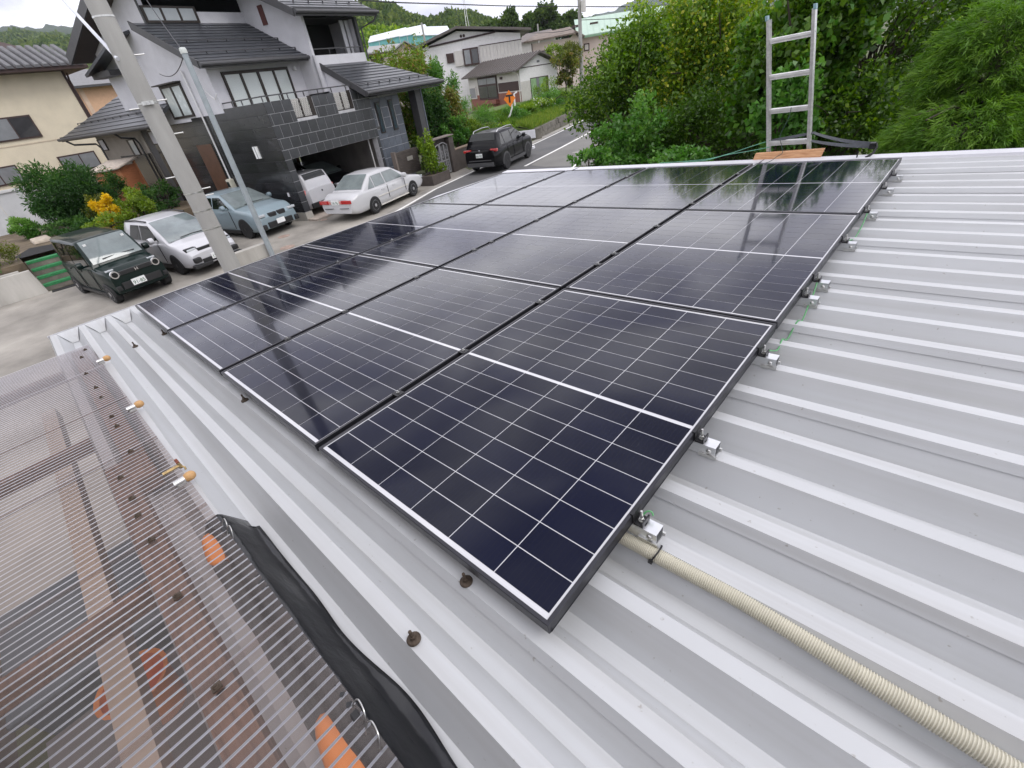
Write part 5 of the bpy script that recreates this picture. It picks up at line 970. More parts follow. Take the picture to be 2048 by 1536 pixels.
bypx('slender_tree', 'dark tree at the top right corner behind the feathery one', 'tree', 1950, 55, 14.0, 130, 110, 4200, .12, LF_DARK, clumps=60, seed=17, csize=.3, shell=.3, stems=4, trunk=.08, group=TG, accent=(LF_MID, .15, .1))
# vines with big leaves climbing by the ladder
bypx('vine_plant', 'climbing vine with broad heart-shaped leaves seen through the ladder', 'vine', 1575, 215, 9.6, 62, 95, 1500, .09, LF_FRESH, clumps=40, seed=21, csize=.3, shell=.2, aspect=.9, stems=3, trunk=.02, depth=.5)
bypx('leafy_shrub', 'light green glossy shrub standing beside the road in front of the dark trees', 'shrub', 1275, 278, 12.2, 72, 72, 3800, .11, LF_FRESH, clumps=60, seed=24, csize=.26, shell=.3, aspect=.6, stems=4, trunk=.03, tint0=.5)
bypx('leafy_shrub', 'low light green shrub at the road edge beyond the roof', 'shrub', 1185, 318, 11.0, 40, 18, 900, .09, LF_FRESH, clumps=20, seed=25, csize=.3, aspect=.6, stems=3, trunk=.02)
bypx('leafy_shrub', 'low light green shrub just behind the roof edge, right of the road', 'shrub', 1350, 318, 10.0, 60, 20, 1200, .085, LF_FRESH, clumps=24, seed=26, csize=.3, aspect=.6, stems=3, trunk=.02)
# feathery conifer on the right: drooping sprays of fine needles
def feathery(label, px, py, dist, rpx, hpx, nspray, seed):
    c = at(px, py, dist); s = mpp(px, py, dist); R = np.array((rpx * s, rpx * s, hpx * s)); t = thing('feathery_conifer', label, 'tree', (c.x, c.y, 0), 0, TG); g = np.random.default_rng(seed)
    P_ = []; D = []; T = []
    u = g.normal(size=(nspray, 3)); u /= np.linalg.norm(u, axis=1)[:, None]; cc = u * (g.uniform(.25, 1, nspray) ** .5)[:, None] * R
    for i in range(nspray):
        out = np.array((u[i, 0], u[i, 1], .25)); out /= np.linalg.norm(out); ln = g.uniform(.3, .6) * R[0] * .55; k = 46; f = g.uniform(0, 1, k)
        sp = cc[i] + out * (f * ln)[:, None] + np.array((0, 0, -1)) * (f ** 2 * ln * .55)[:, None] + g.normal(0, .035, (k, 3)) * (1 - f * .5)[:, None]; P_.append(sp); D.append(np.tile(out * .8 + np.array((0, 0, -.45)), (k, 1))); T.append(np.full(k, g.uniform(.1, .8)) + f * .2)
    P_ = np.concatenate(P_); P_[:, 2] += c.z; me = leaves(P_, np.concatenate(D), .11, .10, np.concatenate(T), spread=.35); me.materials.append(LF_FEATH); link('crown', me, t)
    mb = MB(); mb.tube([(0, 0, -.1), (.05, 0, c.z * .6), (0, .05, c.z + R[2] * .6)], [.14, .1, .03], 8); g2 = random.Random(seed)
    for k in range(16):
        z = c.z + R[2] * g2.uniform(-.7, .6); a = g2.uniform(0, 2 * pi); mb.tube([(0, 0, z), (cos(a) * R[0] * .5, sin(a) * R[0] * .5, z + .12), (cos(a) * R[0] * .9, sin(a) * R[0] * .9, z + .02)], [.035, .02, .008], 5)
    mb.build('trunk', M_BARK, t, smooth=True)
feathery('feathery bright green conifer at the right edge of the view', 1985, 140, 9.0, 110, 120, 900, 31)
feathery('feathery green conifer spreading low above the right end of the roof', 1940, 265, 8.4, 120, 62, 620, 33)
# ------------------------------------------------------------------ garden in front of the tiled house
def gbush(name, label, x, y, R, n, size, lm, seed, z0=.93, **k): return plant(name, label, 'shrub', (x, y, z0), R, R[2] * .9, n, size, lm, seed=seed, **k)
gbush('conifer_shrub', 'large dark green spreading conifer shrub beside the white fence', -26.2, 1.75, (1.2, 1.25, 1.22), 20000, .15, LF_CONI, 41, clumps=110, csize=.3, aspect=.28, shell=.4, spread=.6, tint0=.35)
gbush('conifer_shrub', 'small dark green conifer shrub left of the wooden shed', -27.0, 3.05, (.75, .8, .95), 4200, .12, LF_CONI, 42, clumps=30, aspect=.3, tint0=.5)
gbush('golden_shrub', 'golden yellow rounded shrub in the garden behind the cars', -22.6, 2.35, (.62, .50, .60), 5000, .08, LF_YEL, 43, clumps=34, csize=.28, aspect=.7, shell=.55)
gbush('clipped_shrub', 'lime green clipped shrub right of the golden one', -22.0, 3.05, (.75, .62, .62), 5000, .08, LF_LIME, 44, clumps=34, csize=.3, aspect=.6)
gbush('clipped_shrub', 'low lime green shrub spreading behind the dark green car', -21.6, 1.85, (.65, .85, .38), 4000, .08, LF_LIME, 45, clumps=30, csize=.3, aspect=.6)
gbush('dark_shrub', 'dark glossy shrub at the right foot of the wooden shed', -25.0, 4.55, (.62, .68, .62), 2000, .10, LF_CONI, 46, clumps=26, aspect=.55, tint0=.5)
gbush('dark_shrub', 'small dark green shrub between the golden shrub and the shed', -24.2, 3.75, (.5, .6, .48), 1400, .085, LF_CONI, 47, clumps=20, aspect=.5, tint0=.55)
gbush('topiary_shrub', 'bright green round topiary shrub in front of the white fence', -26.3, -.12, (.48, .46, .40), 3600, .08, LF_FRESH, 48, clumps=24, csize=.32, aspect=.6, tint0=.6, lift=.9)
gbush('low_shrub', 'spreading dark green ground cover shrub under the conifer', -24.6, 1.05, (.95, .95, .28), 2000, .10, LF_CONI, 49, clumps=30, aspect=.5, tint0=.55)
gbush('low_shrub', 'brown-green rounded shrub at the left edge above the retaining wall', -21.5, -1.35, (.62, .60, .62), 3000, .06, LF_OLIVE, 50, clumps=34, aspect=.55, z0=.75, tint0=.5)
gbush('low_shrub', 'bright green low clump at the left edge on the retaining wall', -20.95, -1.75, (.30, .35, .22), 700, .07, LF_FRESH, 51, clumps=12, aspect=.4, z0=.74)
gbush('olive_shrub', 'yellowish small shrub between the conifer and the golden shrub', -24.4, 2.2, (.5, .5, .6), 1200, .085, LF_OLIVE, 52, clumps=18, aspect=.5)
# bank of plants between the tiled house and the far houses
def hb(name, label, s, d, z0, R, n, size, lm, seed, cat='shrub', **k):
    p = HF(s, d); return plant(name, label, cat, (p.x, p.y, z0), R, R[2] * .95, n, size, lm, seed=seed, **k)
hb('garden_tree', 'feathery yellow-green tree top rising behind the tiled house roof', 11.2, 2.6, .5, (1.5, 1.5, 2.7), 15000, .17, LF_LIME, 61, 'tree', clumps=60, aspect=.35, csize=.3, tint0=.35, accent=(LF_RUST, .12, .16))
hb('garden_tree', 'bright green leafy tree leaning right of the tiled house', 13.2, 2.2, .5, (1.2, 1.1, 2.2), 11000, .18, LF_FRESH, 62, 'tree', clumps=46, aspect=.3, csize=.3, tint0=.55)
hb('garden_tree', 'dark ivy-clad shrub right of the house column', 10.6, 1.2, .2, (1.2, 1.0, 1.9), 10000, .13, LF_CONI, 63, 'tree', clumps=46, aspect=.6, tint0=.45)
hb('garden_tree', 'reddish-tinged shrub in the middle of the green bank', 12.6, 1.4, .4, (1.05, .95, 1.5), 8000, .13, LF_OLIVE, 64, 'tree', clumps=36, accent=(LF_RUST, .25, .13))
hb('bank_shrub', 'light green round shrub on the bank behind the gate wall', 10.9, -.2, .8, (.85, .7, .75), 4500, .12, LF_FRESH, 65, clumps=30, aspect=.6)
hb('bank_shrub', 'yellow-green clipped shrub above the gate wall near the black car', 12.4, -.5, .7, (1.2, .8, .62), 6500, .085, LF_LIME, 66, clumps=40, tint0=.3)
hb('bank_shrub', 'vivid green bamboo-like clump behind the black car', 14.6, .6, .5, (1.2, 1.0, 1.15), 7000, .2, LF_FRESH, 67, clumps=36, aspect=.16, spread=.5, tint0=.65)
hb('bank_shrub', 'small green shrub in the shade beside the house column', 9.4, 1.4, .0, (.55, .5, .95), 1400, .1, LF_MID, 68, clumps=18)
hb('bank_shrub', 'rough low green plants at the corner by the orange sign', 16.2, -.2, .3, (1.0, .9, .5), 1600, .14, LF_MID, 69, clumps=24, aspect=.3)
hb('nandina_bush', 'tall leafy nandina bush with reddish tips in the planter', 6.3, -1.85, .36, (.42, .40, .95), 2200, .12, LF_MID, 71, clumps=30, aspect=.45, shell=.3, stems=5, trunk=.015, tint0=.6, accent=(LF_LIME, .25, .11))
hb('nandina_bush', 'small yellow-green plant at the right end of the planter', 6.75, -2.05, .36, (.2, .2, .18), 350, .09, LF_LIME, 72, clumps=10, stems=3, trunk=.01)
hb('bank_shrub', 'pale green feathery plant behind the gate pier', 7.9, -.6, .0, (.45, .4, .95), 1400, .12, LF_LIME, 73, clumps=20, aspect=.25, tint0=.4)
# retaining wall and grass bank along the road
bk = [(-20.9, 25.3), (-22.6, 30), (-25.2, 37.1), (-31.5, 54)]
wl = thing('road_retaining_wall', 'mossy grey stone retaining wall below the grass bank', 'wall', (bk[0][0], bk[0][1], 0), 0)
M_MOSS = mat('mossy_stone', (.085, .08, .065), .95, scale=2.5, col2=(.17, .155, .13), bump=.6, bscale=10)
o0 = Vector((bk[0][0], bk[0][1], 0))
for i in range(3):
    a, b = Vector(bk[i] + (0,)), Vector(bk[i + 1] + (0,)); dd = (b - a).normalized(); nn = Vector((-dd.y, dd.x, 0)); k = int((b - a).length / .62)
    for j in range(k):
        for r in range(2):
            f0, f1 = (j + .5 * r) / k, min(1.02, (j + 1 + .5 * r) / k); h = .62 + .02 * i; z0_, z1_ = r * h / 2, (r + 1) * h / 2; p, q = a.lerp(b, f0) - o0, a.lerp(b, f1) - o0; jt = rnd.uniform(0, .035); g0 = dd * .012
            m = MB(); bb = lambda p_, z, bk_: p_ + nn * (.16 * z - jt * (1 - bk_) + .35 * bk_) + Vector((0, 0, z))
            m.hexa([bb(p + g0, z0_, 0), bb(q - g0, z0_, 0), bb(q, z0_, 1), bb(p, z0_, 1), bb(p + g0, z1_ - .012, 0), bb(q - g0, z1_ - .012, 0), bb(q, z1_ - .012, 1), bb(p, z1_ - .012, 1)]); m.build('stone', M_MOSS, wl, bevel=.012)
a, b = Vector((-20.9, 25.3, 0)), Vector((-25.6, 26.6, 0)); m = MB(); m.hexa([a - o0, a - o0 + Vector((.1, .45, 0)), b - o0 + Vector((.1, .45, 0)), b - o0, a - o0 + Vector((0, 0, .62)), a - o0 + Vector((.1, .45, .62)), b - o0 + Vector((.1, .45, .7)), b - o0 + Vector((0, 0, .7))]); m.build('end_wall', M_MOSS, wl)
M_BANK = mat('bank_earth', (.09, .13, .03), .95, var=.3, scale=1.5, bump=.4)
def bankz(u, v):
    i = min(2, int(u * 3)); f = u * 3 - i; a = Vector(bk[i] + (0,)).lerp(Vector(bk[i + 1] + (0,)), f); return (a.x - .25 - 9.5 * v, a.y + 1.2 * v, .60 + .75 * min(1, v * 1.8))
m = MB(); m.grid(bankz, 12, 10); m.add([bankz(0, 0), bankz(0, 1), (bankz(0, 1)[0], bankz(0, 1)[1], -.1), (bankz(0, 0)[0], bankz(0, 0)[1], -.1)], [(0, 1, 2, 3)]); o = m.build('grass_bank', M_BANK, None, smooth=True, fix=False); o['kind'] = 'structure'
n = 16000; uu, vv = RNG.uniform(0, .85, n) ** 1.3, RNG.uniform(0, .55, n); pp = np.array([bankz(a, b) for a, b in zip(uu, vv)]); me = leaves(pp, np.tile((0, 0, 1.0), (n, 1)), .34, .09, RNG.uniform(.1, .75, n) + np.where(vv < .18, .25, -.1), spread=.35, name='grass'); me.materials.append(LF_GRASS); tag(link('grass', me), 'long green grass growing on the road bank', 'grass', kind='stuff')
for i, (u, v, r, h, lab, lm_) in enumerate(((.12, .30, 1.0, .45, 'rank of broad green weeds below the red-brown wall', LF_FRESH), (.30, .34, 1.1, .34, 'leafy green vegetable bed below the white annex', LF_MID), (.46, .30, 1.1, .42, 'bushy green plants with white blossom beside the annex', LF_MID), (.55, .25, 1.2, .75, 'tall green weeds next to the overhanging tree', LF_FRESH), (.66, .4, 1.4, 1.0, 'green bush half hidden by the overhanging tree', LF_MID))):
    p = bankz(u, v); plant('bank_weeds', lab, 'plants', p, (r, r, h), h * .8, 1900, .2, lm_, seed=80 + i, clumps=26, aspect=.3, tint0=.55, accent=(leaf_mat('blossom', (.7, .7, .66), (.8, .8, .78), (.85, .85, .85)), .05, .14) if i == 2 else None)
# ================================================================== NEIGHBOURING AND FAR BUILDINGS
M_CREAM = mat('wall_cream', (.66, .59, .45), .85, var=.06, scale=1.5, bump=.08); M_PEACH = mat('wall_peach', (.62, .40, .26), .85, var=.06); M_PINK = mat('wall_pinkish', (.64, .54, .49), .85, var=.06, scale=2); M_WHITEW = mat('wall_white', (.74, .73, .73), .8, var=.06)
M_SIDG = mat('siding_grey', (.56, .54, .51), .75, var=.06, scale=3); M_KAWARA = mat('kawara_tile', (.10, .10, .105), .5, var=.25, scale=3); M_RBROWN = mat('roof_brown', (.105, .092, .085), .55, var=.15); M_REDB = mat('wall_redbrown', (.22, .085, .06), .7, var=.12, scale=3)
M_DKBR = mat('dark_brown', (.05, .028, .025), .7); M_WDARK = mat('window_dark', (.03, .03, .032), .15, var=.1, coat=.8); M_WGREY = mat('window_grey', (.20, .21, .22), .3, var=.15, scale=2, coat=.6)
class Face:
    """vertical working plane facing heading ang; local x along the heading, y behind it, z up"""
    def __init__(s, p0, ang): s.p0 = Vector((p0[0], p0[1], 0)); s.a = ang
    def __call__(s, px, py, y=0.0):
        n = Vector((-sin(s.a), cos(s.a), 0)); p = V(px, py, s.p0 + n * y, s.a); q = p - s.p0; return (q.x * cos(s.a) + q.y * sin(s.a), p.z)
def facing(px, py, dist):
    c = at(px, py, dist); d = c - EYE; return Face((c.x, c.y), math.atan2(d.y, d.x) - pi / 2)
def bp(name, m_, parent, fn, **k):
    mb = MB(); fn(mb); return mb.build(name, m_, parent, **k)
c1 = lambda x, y: (x / 3.2, y / 3.2); z7 = lambda x, y: (720 + x / 5.12, y / 5.12); z3 = lambda x, y: (1000 + x / 3.938, y / 3.938)
# cream house at the left edge
FB = Face((-37, 5.0), radians(100)); hb_ = thing('cream_house', 'cream two-storey house with dark tiled eaves at the left edge', 'house', (-37, 5.0, 0), radians(100))
bp('wall', M_CREAM, hb_, lambda m: m.box(-9, .55, 0, 7, .9, 7.0)); rf = bp('roof', M_DKBR, hb_, lambda m: m.hexa([(-9.8, -.9, 7.0), (1.5, -.9, 7.0), (1.5, 7.5, 7.0), (-9.8, 7.5, 7.0), (-9.8, -.9, 7.14), (1.5, -.9, 7.14), (-1.5, 3.5, 9.2), (-7, 3.5, 9.2)]))
for i in range(30):
    x = -9.7 + .37 * i; bp('roof_tile_row', M_KAWARA, rf, lambda m: m.hexa([(x, -.98, 7.15), (x + .30, -.98, 7.15), (x + .30, 1.2, 8.20), (x, 1.2, 8.20), (x + .06, -.98, 7.27), (x + .24, -.98, 7.27), (x + .24, 1.2, 8.3), (x + .06, 1.2, 8.3)]))
bp('band', mat('band_pale', (.50, .42, .32), .8), hb_, lambda m: m.box(-9, .56, -.015, 0, 4.02, 4.07)); bp('corner_post', M_DKBR, hb_, lambda m: m.box(.46, .56, -.05, .05, .9, 7.0)); bp('downpipe', M_DKBR, hb_, lambda m: m.tube([(.62, -.2, 6.9), (.6, -.06, 6.6), (.6, -.06, .95)], .05, 8))
for (x0, x1, z0, z1, m_) in ((-4.0, -2.04, 4.34, 5.22, M_WDARK), (-1.9, -.25, 2.5, 3.2, M_WGREY), (-5.6, -3.87, 2.5, 3.19, M_WGREY)):
    w = bp('window', M_DKBR, hb_, lambda m: m.box(x0 - .07, x1 + .07, -.06, -.001, z0 - .07, z1 + .07)); xm = x0 + (x1 - x0) * .55
    bp('pane', M_WGREY, w, lambda m: m.box(x0, xm - .03, -.075, -.061, z0, z1)); bp('pane', m_, w, lambda m: m.box(xm + .03, x1, -.072, -.061, z0, z1))
FP = thing('peach_house', 'peach coloured house with grey roof behind the cream house', 'house', (-50, 8, 0), radians(100))
bp('wall', M_PEACH, FP, lambda m: m.box(-3, 4.5, 0, 6, .5, 7.0)); bp('roof', mat('roof_greyshingle', (.20, .20, .205), .8, var=.1), FP, lambda m: m.hexa([(-3.6, -.6, 7.1), (5.1, -.6, 7.1), (5.1, 6.6, 7.1), (-3.6, 6.6, 7.1), (-1.5, 2.5, 8.3), (3.0, 2.5, 8.3), (3.0, 3.5, 8.3), (-1.5, 3.5, 8.3)])); bp('eave', M_FASC, FP, lambda m: m.box(-3.6, 5.1, -.62, -.5, 6.95, 7.1))
bp('trim', mat('trim_pale', (.6, .45, .34), .8), FP, lambda m: m.box(-.2, .1, -.06, 0, .5, 6.95))
# white panel fence in front of the cream house
fn_ = thing('panel_fence', 'white panel fence with pale cap in front of the cream house', 'fence', (-29.6, 2.6, .93), radians(92))
for i in range(9):
    bp('fence_panel', mat('fence_white', (.56, .57, .58), .7, var=.1, scale=1.2), fn_, lambda m: m.box(-.98 * (i + 1) + .012, -.98 * i, 0, .08, 0, 1.52))
bp('cap', mat('fence_cap', (.62, .62, .62), .7), fn_, lambda m: m.box(-9, .04, -.06, .14, 1.521, 1.62))
# wooden shed
sh = thing('wooden_shed', 'small red-brown wooden garden shed with curved pale roof', 'shed', (-27.4, 3.95, .93), radians(126))
M_CLAP = mat('clapboard', (.50, .19, .085), .75, var=.15, scale=4, stretch=(1, 1, 8)); M_CLAP2 = mat('clapboard_trim', (.58, .25, .12), .75)
bp('frame', M_CLAP2, sh, lambda m: (m.box(.02, 1.03, .02, 1.28, 0, 1.7), m.box(-.02, .06, -.02, .06, 0, 1.76), m.box(.99, 1.07, -.02, .06, 0, 1.9), m.box(-.02, .06, 1.24, 1.32, 0, 1.7)))
for r in range(15):
    z = .02 + .115 * r; bp('clapboard', M_CLAP, sh, lambda m: m.hexa([(.06, -.018, z), (.99, -.018, z), (.99, .019, z), (.06, .019, z), (.06, -.002, z + .115), (.99, -.002, z + .115), (.99, .019, z + .115), (.06, .019, z + .115)])); bp('clapboard', M_CLAP, sh, lambda m: m.hexa([(-.018, .06, z), (.019, .06, z), (.019, 1.24, z), (-.018, 1.24, z), (-.002, .06, z + .115), (.019, .06, z + .115), (.019, 1.24, z + .115), (-.002, 1.24, z + .115)]))
mb = MB(); mb.grid(lambda u, v: (-.15 + 1.38 * u, -.15 + 1.6 * v, 1.74 + .26 * u - .10 * (1 - (2 * v - 1) ** 2) * (1 - u) * .4), 8, 6); o = mb.build('roof', mat('shed_roof_pale', (.52, .45, .38), .7, var=.15), sh, smooth=True, fix=False); sm = o.modifiers.new('s', 'SOLIDIFY'); sm.thickness = .07
# annex with red-brown base and white gable
an = thing('annex_house', 'low house with white gable, green curtains and red-brown base by the road', 'house', (-33, 38.2, 0), radians(75))
bp('side_wall', M_WHITEW, an, lambda m: m.slab([(0, 0, 1.0), (4.5, 0, 1.0), (4.5, 0, 3.9), (2.25, 0, 4.85), (0, 0, 3.9)], (0, .15, 0)))
bp('front_wall', M_SIDG, an, lambda m: m.box(0, .15, .15, 10.2, .8, 3.95)); bp('red_base', M_REDB, an, lambda m: m.box(-.04, -.001, .0, 10.2, .8, 2.2)); bp('band', M_DKBR, an, lambda m: m.box(-.03, -.001, .1, 4.0, 2.3, 3.06))
bp('siding', M_SIDG, an, lambda m: [m.box(.02 + .16 * i, .15 + .16 * i, -.025, 0, 1.0, 2.95) for i in range(7)])
w = bp('window', M_DKBR, an, lambda m: m.box(-.10, -.005, 4.15, 8.0, 1.75, 3.75)); [bp('pane', q, w, lambda m: m.box(-.125, -.101, a, b, c_, d_)) for (a, b, c_, d_, q) in ((4.3, 6.0, 1.9, 2.95, M_WDARK), (6.1, 7.85, 1.9, 2.95, M_WDARK), (4.3, 6.0, 3.1, 3.6, M_WGREY), (6.1, 7.85, 3.1, 3.6, M_WGREY))]
bp('sill_box', M_REDB, an, lambda m: m.box(-.5, -.041, 4.1, 8.4, 1.35, 1.7)); w = bp('small_window', M_SIDG, an, lambda m: m.box(-.1, -.005, 8.6, 10.1, 1.9, 3.0)); bp('pane', M_WGREY, w, lambda m: m.box(-.12, -.101, 8.75, 9.95, 2.0, 2.9))
M_GCUR = mat('green_curtain', (.24, .38, .20), .8, var=.3, scale=3, stretch=(6, 1, 1)); g_ = bp('curtain_opening', M_DKBR, an, lambda m: m.box(1.15, 3.3, -.04, -.005, 1.15, 3.12)); [bp('curtain', M_GCUR if i != 1 else M_WGREY, g_, lambda m: m.box(1.2 + a, 1.2 + b, -.07, -.041, 1.15, 3.05)) for i, (a, b) in enumerate(((0, .62), (.64, .95), (.98, 1.75)))]
bp('white_door', M_WHITEW, an, lambda m: m.box(3.3, 3.75, -.05, -.005, 1.15, 3.05)); bp('meter', M_SIDG, an, lambda m: m.box(4.0, 4.3, -.15, -.005, 1.6, 2.4)); bp('gable_vent', M_WGREY, an, lambda m: m.box(2.1, 2.4, -.04, -.005, 4.25, 4.42)); bp('gable_line', M_DKBR, an, lambda m: m.box(.05, 4.45, -.02, -.005, 3.98, 4.05))
rf = bp('roof', M_RBROWN, an, lambda m: (m.slab([(-.6, -.5, 3.82), (2.25, -.5, 5.0), (2.25, 10.6, 5.0), (-.6, 10.6, 3.82)], (0, 0, .12)), m.slab([(5.1, -.5, 3.82), (2.25, -.5, 5.0), (2.25, 10.6, 5.0), (5.1, 10.6, 3.82)], (0, 0, .12))))
for i in range(22):
    y = -.45 + .5 * i; bp('roof_batten', M_RBROWN, rf, lambda m: m.hexa([(-.62, y, 3.93), (-.62, y + .06, 3.93), (2.25, y + .06, 5.12), (2.25, y, 5.12), (-.62, y, 3.99), (-.62, y + .06, 3.99), (2.25, y + .06, 5.18), (2.25, y, 5.18)]))
bp('rafter_ends', M_DKBR, rf, lambda m: [m.box(4.2 + .0, 5.0, -.45 + .5 * i, -.39 + .5 * i, 3.72, 3.82) for i in range(3)]); bp('downpipe', M_SIDG, an, lambda m: m.tube([(-.55, .3, 3.8), (-.2, .1, 3.6), (-.12, .05, 3.3), (-.12, .05, 1.0)], .05, 8)); bp('lamp', M_DKBR, an, lambda m: m.box(-.15, -.005, 3.1, 3.4, 3.35, 3.55))
# two-storey house behind the annex
F2 = facing(930, 100, 62); t2 = thing('gabled_house', 'two-storey grey-white house with wide dark gable roof in the centre distance', 'house', F2.p0, F2.a)
pts = [F2(*z7(*q)) for q in ((640, 500), (990, 318), (1640, 335), (1660, 575), (1480, 640), (700, 720))]
bp('wall', M_WHITEW, t2, lambda m: m.slab([(u, 0, z) for u, z in pts[:4]] + [(pts[3][0], 0, 1.0), (pts[0][0], 0, 1.0)], (0, 7, 0)))
ra, rb, rc = F2(*z7(590, 497)), F2(*z7(988, 300)), F2(*z7(1745, 312))
rf = bp('roof', M_RBROWN, t2, lambda m: (m.slab([(ra[0], -.9, ra[1]), (rb[0], -.9, rb[1]), (rb[0], 7.6, rb[1]), (ra[0], 7.6, ra[1])], (0, 0, .22)), m.slab([(rb[0], -.9, rb[1]), (rc[0], -.9, rc[1]), (rc[0], 7.6, rc[1]), (rb[0], 7.6, rb[1])], (0, 0, .22))))
ba, bb_ = F2(*z7(705, 492)), F2(*z7(1385, 335)); bp('gable_band', mat('band_purple', (.05, .03, .035), .7), t2, lambda m: m.slab([(ba[0], -.12, ba[1]), (bb_[0], -.12, bb_[1]), (bb_[0], -.12, bb_[1] + .16), (ba[0], -.12, ba[1] + .16)], (0, .11, 0)))
s0, s1, s2_ = F2(*z7(1215, 470)), F2(*z7(1462, 440)), F2(*z7(1655, 425)); zb_ = F2(*z7(1480, 625))[1]
for i in range(12):
    f = i / 12; x0 = s0[0] + (s2_[0] - s0[0]) * f; x1 = s0[0] + (s2_[0] - s0[0]) * (i + .92) / 12; bp('siding_board', M_SIDG, t2, lambda m: m.box(x0, x1, -.06, -.001, zb_ - .4, s0[1] - .05))
bp('siding_rail', M_DKBR, t2, lambda m: m.box(s0[0], s2_[0], -.08, -.001, s0[1] - .05, s0[1] + .03))
wa, wb_ = F2(*z7(1050, 515)), F2(*z7(1228, 655)); w = bp('window', M_DKBR, t2, lambda m: m.box(wa[0], wb_[0], -.3, -.001, wb_[1], wa[1] + .1)); bp('pane', M_WGREY, w, lambda m: m.box(wa[0] + .12, wa[0] + .75, -.32, -.301, wb_[1] + .15, wa[1] - .05)); bp('pane', M_WDARK, w, lambda m: m.box(wa[0] + .95, wb_[0] - .1, -.32, -.301, wb_[1] + .15, wa[1] - .05))
bp('shutter_case', M_SIDG, t2, lambda m: m.box(wa[0] - 1.0, wa[0] - .05, -.2, -.001, wb_[1] + .1, wa[1])); w = bp('window', M_DKBR, t2, lambda m: m.box(wa[0] - 1.9, wa[0] - 1.1, -.15, -.001, wb_[1] + .5, wa[1] - .1)); va = F2(*z7(1048, 368))
for k in (0, 1): bp('gable_vent', M_DKBR, t2, lambda m: m.lathe([(.14, 0), (.14, -.04)], (va[0] + .32 * k - .16, -.005, va[1]), 12, 'y'))
# small house with pale gable
F3 = facing(790, 110, 66); t3 = thing('small_gable_house', 'small beige house with grey roof just right of the tiled house', 'house', F3.p0, F3.a); q = {k: F3(*z7(*v)) for k, v in dict(wl=(95, 600), c=(330, 555), r=(535, 545), el=(75, 560), tl=(85, 505), ap=(458, 432), er=(585, 500), cb=(345, 690), el2=(330, 540)).items()}
bp('wall', M_PINK, t3, lambda m: (m.box(q['wl'][0], q['r'][0], 0, 6, .9, q['r'][1]), m.slab([(q['c'][0], -.02, q['c'][1]), (q['r'][0], -.02, q['r'][1]), (q['ap'][0], -.02, q['ap'][1])], (0, 2, 0))))
rf = bp('roof', mat('roof_lightgrey', (.27, .27, .265), .6, var=.1), t3, lambda m: (m.slab([(q['el'][0], -.6, q['el'][1]), (q['el2'][0], -.6, q['el2'][1]), (q['ap'][0], 3, q['ap'][1]), (q['tl'][0], 3, q['tl'][1] + .3)], (0, 0, .14)), m.slab([(q['el2'][0], -.65, q['el2'][1]), (q['ap'][0], -.65, q['ap'][1]), (q['ap'][0], 6, q['ap'][1]), (q['el2'][0], 6, q['el2'][1])], (0, 0, .14)), m.slab([(q['ap'][0], -.65, q['ap'][1]), (q['er'][0], -.65, q['er'][1]), (q['er'][0], 6, q['er'][1]), (q['ap'][0], 6, q['ap'][1])], (0, 0, .14))))
bp('eave_board', M_DKBR, t3, lambda m: m.box(q['el'][0], q['el2'][0], -.62, -.5, q['el'][1] - .14, q['el'][1] - .02)); bp('downpipe', M_DKBR, t3, lambda m: m.box(q['c'][0] - .05, q['c'][0] + .05, -.12, -.02, 2, q['c'][1])); bp('gable_vent', M_DKBR, t3, lambda m: m.slab([(q['ap'][0] - .35, -.06, q['ap'][1] - .75), (q['ap'][0] + .35, -.06, q['ap'][1] - .75), (q['ap'][0], -.06, q['ap'][1] - .35)], (0, .03, 0)))
wa, wb_ = F3(*z7(125, 640)), F3(*z7(255, 690)); w = bp('window', M_WHITEW, t3, lambda m: m.box(wa[0], wb_[0], -.08, -.001, wb_[1] - .5, wa[1])); bp('pane', M_WGREY, w, lambda m: m.box(wa[0] + .1, wb_[0] - .1, -.1, -.081, wb_[1] - .4, wa[1] - .1)); bp('shutter_case', M_DKBR, t3, lambda m: m.box(wa[0] - .1, wb_[0] + .1, -.25, -.081, wa[1] + .02, wa[1] + .3))
# green roofed house and beige tiled house on the right
F4 = facing(1200, 70, 72); t4 = thing('green_roof_house', 'long pale house with mint green metal roof behind the trees', 'house', F4.p0, F4.a); q = {k: F4(*z3(*v)) for k, v in dict(el=(640, 295), er=(1010, 225), rl=(575, 200), rr=(1055, 108), wb=(650, 455), w0=(660, 345), w1=(705, 398)).items()}
bp('wall', M_PINK, t4, lambda m: m.box(q['el'][0] - .2, q['er'][0] + 4, 0, 7, .9, min(q['el'][1], q['er'][1]) + .1)); rf = bp('roof', mat('roof_mint', (.40, .52, .43), .5, var=.05), t4, lambda m: m.slab([(q['el'][0] - .5, -.7, q['el'][1]), (q['er'][0] + 4.5, -.7, q['er'][1] - .1), (q['rr'][0] + 4, 4, q['rr'][1] + .35), (q['rl'][0], 4, q['rl'][1] + .6)], (0, 0, .16)))
for i in range(16):
    f = i / 15; a = Vector((q['el'][0] - .5, -.72, q['el'][1] + .16)).lerp(Vector((q['er'][0] + 4.5, -.72, q['er'][1] + .06)), f); b = Vector((q['rl'][0], 4, q['rl'][1] + .76)).lerp(Vector((q['rr'][0] + 4, 4, q['rr'][1] + .51)), f); bp('roof_seam', MATS['roof_mint'], rf, lambda m: m.tube([a, b], .035, 4))
